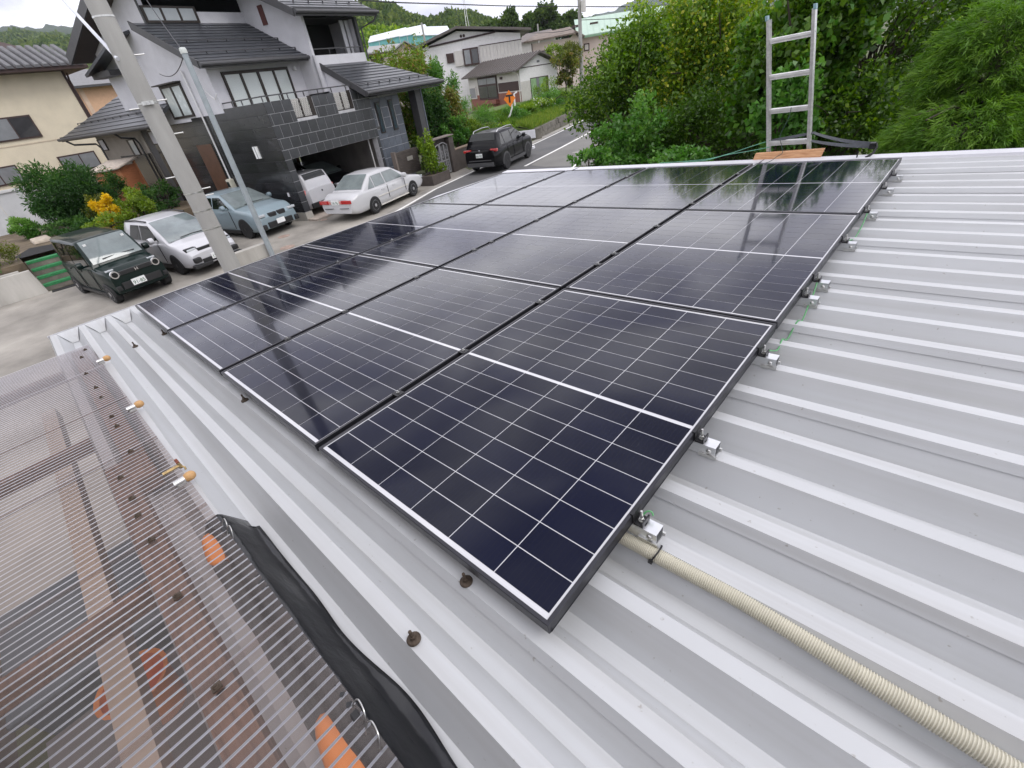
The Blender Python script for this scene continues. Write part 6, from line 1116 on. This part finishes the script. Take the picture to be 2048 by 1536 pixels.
bp('eave', mat('eave_green', (.20, .33, .22), .6), t4, lambda m: m.slab([(q['el'][0] - .5, -.74, q['el'][1] - .12), (q['er'][0] + 4.5, -.74, q['er'][1] - .22), (q['er'][0] + 4.5, -.74, q['er'][1] - .02), (q['el'][0] - .5, -.74, q['el'][1] + .1)], (0, .04, 0)))
for (x, y) in ((600, 213), (740, 190), (715, 250)):
    p = F4(*z3(x, y), 2.2); bp('roof_vent', M_DKBR, t4, lambda m: m.box(p[0] - .5, p[0] + .5, 1.9, 2.3, p[1] - .1, p[1] + .2))
w = bp('window', M_DKBR, t4, lambda m: m.box(q['w0'][0], q['w1'][0], -.06, -.001, q['w1'][1], q['w0'][1])); bp('pane', M_SIDG, w, lambda m: m.box(q['w0'][0] + .12, q['w1'][0] - .12, -.08, -.061, q['w1'][1] + .12, q['w0'][1] - .12))
F5 = facing(1105, 95, 68); t5 = thing('tiled_roof_house', 'beige house with brown tiled roof left of the green roof', 'house', F5.p0, F5.a); q = {k: F5(*z3(*v)) for k, v in dict(el=(190, 345), er=(600, 268), tl=(290, 310), tr=(560, 255), wl=(250, 352), wr=(640, 290), ap=(600, 248), ge=(665, 300), s0=(330, 400), s1=(355, 420)).items()}
bp('wall', M_PINK, t5, lambda m: (m.box(q['wl'][0], q['wr'][0], 0, 6, .9, q['er'][1] - .25), m.slab([(q['er'][0] - 1.4, -.03, q['er'][1] - .8), (q['wr'][0], -.03, q['er'][1] - .8), (q['er'][0] - .2, -.03, q['ap'][1] - .1)], (0, 1, 0)))); rf = bp('roof', mat('tile_brown', (.17, .135, .11), .7, var=.3, scale=2), t5, lambda m: (m.slab([(q['el'][0], -.8, q['el'][1]), (q['er'][0], -.8, q['er'][1]), (q['tr'][0], 3, q['tr'][1] + .55), (q['tl'][0], 3, q['tl'][1] + .55)], (0, 0, .15)), m.slab([(q['er'][0] - .2, -.85, q['ap'][1]), (q['ge'][0], -.85, q['ge'][1] + .1), (q['ge'][0], 5, q['ge'][1] + .1), (q['er'][0] - .2, 5, q['ap'][1])], (0, 0, .15))))
bp('downpipe', M_DKBR, t5, lambda m: m.box(q['wl'][0] - .05, q['wl'][0] + .05, -.1, -.005, 1, q['el'][1] - .1)); w = bp('window', M_DKBR, t5, lambda m: m.box(q['s0'][0] - .6, q['s1'][0] + .6, -.06, -.001, q['s1'][1] - .4, q['s0'][1])); bp('pane', M_WGREY, w, lambda m: m.box(q['s0'][0] - .5, q['s1'][0] + .5, -.08, -.061, q['s1'][1] - .3, q['s0'][1] - .1))
F6 = facing(1066, 72, 88); t6 = thing('far_house', 'grey roofed house half hidden behind the two-storey house', 'house', F6.p0, F6.a); a, b = F6(1042, 82), F6(1096, 66); bp('wall', M_SIDG, t6, lambda m: m.box(a[0], b[0] + 1, 0, 6, .5, a[1] - .3)); bp('roof', mat('roof_tilegrey', (.16, .14, .13), .7, var=.2), t6, lambda m: m.slab([(a[0] - .4, -.6, a[1] - .4), (b[0] + 1.4, -.6, a[1] - .3), (b[0] + .6, 3, b[1] + .4), (a[0] + .4, 3, b[1] + .3)], (0, 0, .2)))
# greenhouses on the slope
M_NET = mat('teal_net', (.16, .42, .42), .8, var=.15, scale=1); M_VIN = mat('vinyl_white', (.66, .69, .74), .5, var=.06)
for i, (xa, ya, xb, yb, h, lab) in enumerate(((738, 92, 822, 74, 10, 'long greenhouse with white cover and teal net sides, left one on the slope'), (800, 80, 860, 70, 12, 'middle greenhouse with peaked white roof on the slope'), (828, 78, 905, 76, 14, 'right greenhouse with white roof and teal sides on the slope'))):
    Fg = facing((xa + xb) / 2, (ya + yb) / 2, 150 - 6 * i); a, b = Fg(xa, ya), Fg(xb, yb); a2, b2 = Fg(xa, ya - h), Fg(xb, yb - h - 2); tt = thing('greenhouse', lab, 'greenhouse', Fg.p0, Fg.a, 'greenhouses on the hillside')
    bp('net_side', M_NET, tt, lambda m: m.slab([(a[0], 0, a[1] - 1.2), (b[0], 0, b[1] - 1.2), (b[0], 0, b[1] + .6), (a[0], 0, a[1] + .6)], (0, 6, 0))); bp('cover', M_VIN, tt, lambda m: m.slab([(a[0], -.2, a[1] + .6), (b[0], -.2, b[1] + .6), (b2[0] - 1, 3, b2[1] + 1), (a2[0] + .5, 3, a2[1] + 1)], (0, 0, .15)))
    for k in range(5): f = k / 4; bp('frame_post', M_SIDG, tt, lambda m: m.box(a[0] + (b[0] - a[0]) * f - .06, a[0] + (b[0] - a[0]) * f + .06, -.08, -.001, a[1] + (b[1] - a[1]) * f - 1.2, a[1] + (b[1] - a[1]) * f + .6))
# ------------------------------------------------------------------ orange diamond sign
p = G(1017, 276); t = thing('road_sign', 'orange diamond road sign with black T on a bent white pole', 'sign', p, 0); Fs = facing(1017, 276, (p - EYE).xy.length)
def fs(px, py): u, z = Fs(px, py); return Vector((cos(Fs.a) * u, sin(Fs.a) * u, z)) + (Fs.p0 - Vector((p.x, p.y, 0)))
bp('pole', M_WHITEW, t, lambda m: m.tube([fs(1017, 276), fs(1015, 240), fs(1021, 228), fs(1024, 216), fs(1022, 200)], .06, 10), smooth=True)
c = fs(1019, 197); ax = Vector((cos(Fs.a), sin(Fs.a), 0)); nb = Vector((sin(Fs.a), -cos(Fs.a), 0)); up = Vector((-.12 * cos(Fs.a) * 0, 0, 1)) ; s = .50
o = bp('plate', mat('sign_orange', (.82, .22, .012), .5, var=.05), t, lambda m: m.slab([c + up * s + nb * .08, c + ax * s * .82 + nb * .08, c - up * s + nb * .08, c - ax * s * .82 + nb * .08], nb * .03))
bp('t_symbol', M_PLAST2, o, lambda m: (m.slab([c + nb * .112 + ax * x + up * z for x, z in ((-.25, .12), (.25, .12), (.25, .23), (-.25, .23))], nb * .006), m.slab([c + nb * .112 + ax * x + up * z for x, z in ((-.06, -.24), (.06, -.24), (.06, .119), (-.06, .119))], nb * .006)))
p2 = G(1031, 250, .6); t = thing('white_pipe', 'white bent vent pipe beside the orange sign', 'pipe', p2, 0); Fs2 = facing(1031, 250, (p2 - EYE).xy.length); k = [Fs2(*q) for q in ((1031, 236), (1028, 188), (1034, 184))]; ax2 = Vector((cos(Fs2.a), sin(Fs2.a), 0)); bp('pipe', M_WHITEW, t, lambda m: m.tube([ax2 * k[0][0] + Vector((0, 0, -.1)), ax2 * k[1][0] + Vector((0, 0, k[1][1] - .6)), ax2 * k[2][0] + Vector((0, 0, k[2][1] - .6))], .06, 8))
# ------------------------------------------------------------------ far poles, antenna and wires
def farpole(label, px, pyb, pyt, dist, r, name='far_utility_pole', arms=True):
    b = at(px, pyb, dist); Ff = facing(px, pyb, dist); top_ = Ff(px - 4, pyt)[1]; t = thing(name, label, 'utility pole', (b.x, b.y, 0), Ff.a); bp('shaft', M_POLE, t, lambda m: m.tube([(0, 0, 0), (0, 0, top_)], [r * 1.2, r * .85], 10), smooth=True)
    if arms: bp('crossarm', M_STEEL, t, lambda m: (m.box(-.8, .8, -.06, .06, top_ - .7, top_ - .58),)); bp('transformer', M_SIDG, t, lambda m: m.cyl((.35, -.3, top_ - 2.2), (.35, -.3, top_ - 1.4), .22, n=12))
    return Vector((b.x, b.y, top_))
fp1 = farpole('grey utility pole rising left of the green roof', 1162, 113, -40, 52, .17); fp2 = farpole('grey utility pole above the yellow-green tree', 1370, 45, -60, 46, .19); fp3 = farpole('short pale pole on the slope behind the greenhouses', 851, 88, 45, 110, .2, arms=False); farpole('thin pole beside the tiled-roof house', 1078, 85, 48, 85, .12, arms=False)
b = at(936, 62, 120); Ff = facing(936, 62, 120); zt = Ff(934, -30)[1]; t = thing('radio_mast', 'slim lattice radio mast in front of the hills', 'mast', (b.x, b.y, 0), Ff.a)
for k in range(3): a = 2 * pi * k / 3; bp('leg', M_STEEL, t, lambda m: m.tube([(cos(a) * 1.2, sin(a) * 1.2, 0), (cos(a) * .25, sin(a) * .25, zt * .75), (cos(a) * .08, sin(a) * .08, zt)], .06, 5))
for k in range(7): z = zt * k / 8; rr2 = 1.2 - .95 * k / 6; bp('brace', M_STEEL, t, lambda m: m.tube([(cos(a) * rr2, sin(a) * rr2, z) for a in (0, 2.09, 4.19, 6.28)], .04, 4))
M_CABLE = mat('cable_black', (.02, .02, .025), .6, var=0)
def cable(label, pts, r=.03):
    P_ = [at(*q) for q in pts]; wire('overhead_cable', label, P_, r, M_CABLE, 5, 'cable', roof=False, sub=6)
cable('dark overhead cable crossing the sky above the hills', [(600, -14, 30), (760, 3, 36), (900, 8, 42), (1024, 12, 47), (1161, 13, 52), (1260, 13, 50), (1370, 8, 46), (1500, 2, 44)], .035)
cable('overhead cable from the far pole across the green roof', [(1161, 40, 52), (1250, 36, 50), (1370, 26, 46), (1480, 16, 44)], .025); cable('overhead cable from the far pole sagging left', [(1161, 52, 52), (1080, 66, 60), (936, 62, 110)], .025)
sag = lambda a, b, s, n=10: [a.lerp(b, i / n) + Vector((0, 0, -s * 4 * (i / n) * (1 - i / n))) for i in range(n + 1)]
wire('overhead_cable', 'thin dark cable from the steel pole up to the tiled house', sag(STEELTOP, HF(.2, 4.7, 8.1), .1), .014, M_CABLE, 5, 'cable', roof=False, sub=2)
wire('overhead_cable', 'thin cable drooping from the steel pole top to the house eave', sag(STEELTOP, HF(-.2, 5.2, 5.55), .25), .012, M_CABLE, 5, 'cable', roof=False, sub=2)
# pine behind the annex
bypx('garden_pine', 'small cloud-pruned pine beside the annex gable', 'tree', 1140, 105, 52, 26, 22, 1500, .28, LF_OLIVE, clumps=12, seed=90, csize=.42, aspect=.3, shell=.5, trunk=.1, tint0=.45)
bypx('garden_shrub', 'olive shrub below the cloud-pruned pine', 'shrub', 1128, 140, 50, 24, 26, 1500, .28, LF_OLIVE, clumps=16, seed=91, csize=.35, aspect=.4, trunk=.08, tint0=.35, accent=(LF_RUST, .2, .25))
bypx('garden_shrub', 'yellow-green shrub left of the pine by the tiled-roof house', 'shrub', 1108, 108, 56, 22, 16, 1100, .28, LF_LIME, clumps=14, seed=92, csize=.35, trunk=.08)
bypx('garden_shrub', 'lime green shrub top between the houses right of the tiled house', 'shrub', 802, 135, 46, 26, 18, 1300, .2, LF_LIME, clumps=16, seed=93, csize=.35, trunk=.08)
# ------------------------------------------------------------------ hills and woods
from mathutils import noise as mnoise
M_HILLF = mat('hill_forest', (.028, .055, .018), .95, scale=.05, col2=(.065, .11, .03), bump=1.0, bscale=.25, detail=8); M_MTN = mat('mountain_forest', (.03, .05, .025), .95, var=.3, scale=.004, bump=.5)
def hill(name, sil, dist, near, m_, amp, nu=90, nv=26):
    P_ = [at(x, y, dist) for x, y in sil]
    def fn(u, v):
        k = u * (len(P_) - 1); i = min(len(P_) - 2, int(k)); f = k - i; f = f * f * (3 - 2 * f); p = P_[i].lerp(P_[i + 1], f); base = Vector((EYE.x, EYE.y, 0)) + (Vector((p.x, p.y, 0)) - Vector((EYE.x, EYE.y, 0))) * near
        if v <= .75: g = v / .75; s = sin(g * pi / 2) ** .9; q = base.lerp(Vector((p.x, p.y, 0)), g); z = p.z * s
        else: g = (v - .75) / .25; q = Vector((p.x, p.y, 0)) + (Vector((p.x, p.y, 0)) - base) * .35 * g; z = p.z * (1 - g ** 1.5)
        z += amp * (mnoise.noise(Vector((q.x, q.y, 0)) * (2.2 / amp / 4)) + .5 * mnoise.noise(Vector((q.x, q.y, 7)) * (5 / amp / 4))) * min(1, v * 4) * .6
        return (q.x, q.y, max(z, -1) if v < 1 else -1)
    m = MB(); m.grid(fn, nu, nv); o = m.build(name, m_, None, smooth=True, fix=False, sharp=180); o['kind'] = 'structure'; return fn
h1 = hill('hill_left', [(-420, 150), (-250, 110), (-120, 108), (0, 98), (50, 90), (90, 97), (125, 95), (160, 98), (230, 108), (380, 140)], 1250, .6, M_HILLF, 12)
h0 = hill('hill_left_low', [(-420, 190), (-200, 150), (-40, 136), (60, 116), (120, 110), (165, 106), (260, 124), (420, 165)], 900, .5, M_HILLF, 9)
h2 = hill('hill_centre', [(560, 60), (660, 45), (745, 26), (790, 37), (815, 52), (860, 62), (905, 47), (945, 49), (985, 62), (1060, 72), (1180, 88), (1330, 100)], 520, .5, M_HILLF, 5)
h3 = hill('hill_slope', [(600, 110), (700, 90), (745, 72), (800, 74), (860, 82), (930, 90), (1000, 100), (1100, 112)], 230, .6, M_HILLF, 2)
h4 = hill('mountain', [(1060, 62), (1160, 40), (1230, 24), (1262, 8), (1300, -8), (1360, -26), (1430, -34), (1520, -30), (1640, -20), (1800, -30), (2000, -40), (2400, -60)], 3000, .7, M_MTN, 26)
h5 = hill('mountain_left', [(-300, 120), (-60, 84), (0, 62), (25, 57), (60, 62), (75, 64), (100, 58), (125, 55), (150, 60), (210, 66), (320, 90), (520, 130)], 1900, .7, M_MTN, 14)
def wood(name, label, fn, n, u0, u1, v0, v1, size, lm, seed, per=16, hgt=1.3):
    g = np.random.default_rng(seed); P_ = []; N_ = []; T = []
    for i in range(n):
        u, v = g.uniform(u0, u1), g.uniform(v0, v1); c = np.array(fn(u, v)); s = size * g.uniform(.6, 1.35); d = g.normal(size=(per, 3)); d /= np.linalg.norm(d, axis=1)[:, None]; d[:, 2] = np.abs(d[:, 2]) * hgt; P_.append(c + d * s * g.uniform(.55, 1, (per, 1)) * np.array((1, 1, 1.1))); N_.append(d); T.append(np.full(per, g.uniform(.05, .95)) + d[:, 2] * .15)
    me = leaves(np.concatenate(P_), np.concatenate(N_), size * .75, .9, np.concatenate(T) + RNG.normal(0, .08, n * per), spread=.75, name=name); me.materials.append(lm); return tag(link(name, me), label, 'woods', kind='stuff')
LF_WOOD = leaf_mat('leaf_wood', (.030, .062, .014), (.065, .115, .02), (.14, .19, .035), .8, .25)
wood('hillside_woods', 'dense green woods covering the left hills', h0, 5200, .30, .75, .15, .78, 5.0, LF_WOOD, 101, per=12); wood('hillside_woods', 'woods on the higher left hill', h1, 3000, .3, .75, .4, .78, 7.0, LF_WOOD, 104, per=10)
wood('hillside_woods', 'dense green woods covering the central hills', h2, 5200, .1, .85, .2, .78, 3.2, LF_WOOD, 102, per=14); wood('hillside_woods', 'bright green scrub on the slope around the greenhouses', h3, 1500, .15, .85, .1, .8, 1.5, LF_MID, 103, per=14)
for i, (px, py, dist, r, h, lab) in enumerate(((1018, 48, 150, 18, 26, 'dark green tree clump left of the pointed conifer on the skyline'), (1088, 40, 150, 26, 30, 'tall dark double-crowned tree on the skyline'), (1060, 52, 160, 20, 22, 'lower dark tree between the skyline crowns'), (1130, 50, 160, 28, 22, 'dark tree clump behind the far utility pole'), (1178, 58, 170, 24, 18, 'dark tree clump above the green roof'), (985, 58, 170, 22, 18, 'green tree on the skyline right of the radio mast'))):
    bypx('skyline_tree', lab, 'tree', px, py + 2, dist, r, h * .8, 3600, .75, LF_WOOD, clumps=40, seed=110 + i, csize=.34, aspect=.8, shell=.5, trunk=.35, tint0=.35)
b = at(1029, 40, 155); s = mpp(1029, 40, 155); t = thing('pointed_conifer', 'pointed dark conifer standing out on the skyline', 'tree', (b.x, b.y, 0), 0); g = np.random.default_rng(5); n = 900; hh = g.uniform(0, 1, n); an_ = g.uniform(0, 2 * pi, n); zt = b.z + 9 * s; rad_ = (1 - hh) * 6 * s; P_ = np.stack([np.cos(an_) * rad_, np.sin(an_) * rad_, zt * .45 + hh * zt * .55], 1); me = leaves(P_, np.stack([np.cos(an_), np.sin(an_), -.3 + 0 * an_], 1), 1.1, .5, g.uniform(0, .4, n), spread=.5); me.materials.append(LF_WOOD); link('crown', me, t); bp('trunk', M_BARK, t, lambda m: m.cyl((0, 0, 0), (0, 0, zt * .9), .4, .1, 7))

# ------------------------------------------------------------------ hazy air over the valley
hz = MB(); hz.box(-4600, 4200, -4200, 4600, -1.5, 640); hm = bpy.data.materials.new('haze'); hm.use_nodes = True; ht = hm.node_tree; ht.nodes.clear()
ho = ht.nodes.new('ShaderNodeOutputMaterial'); hv = ht.nodes.new('ShaderNodeVolumePrincipled'); hv.inputs['Color'].default_value = (.82, .90, 1.0, 1); hv.inputs['Density'].default_value = 1.1e-4; hv.inputs['Anisotropy'].default_value = .1
ht.links.new(hv.outputs[0], ho.inputs['Volume']); o = hz.build('haze', hm, None); o['kind'] = 'stuff'
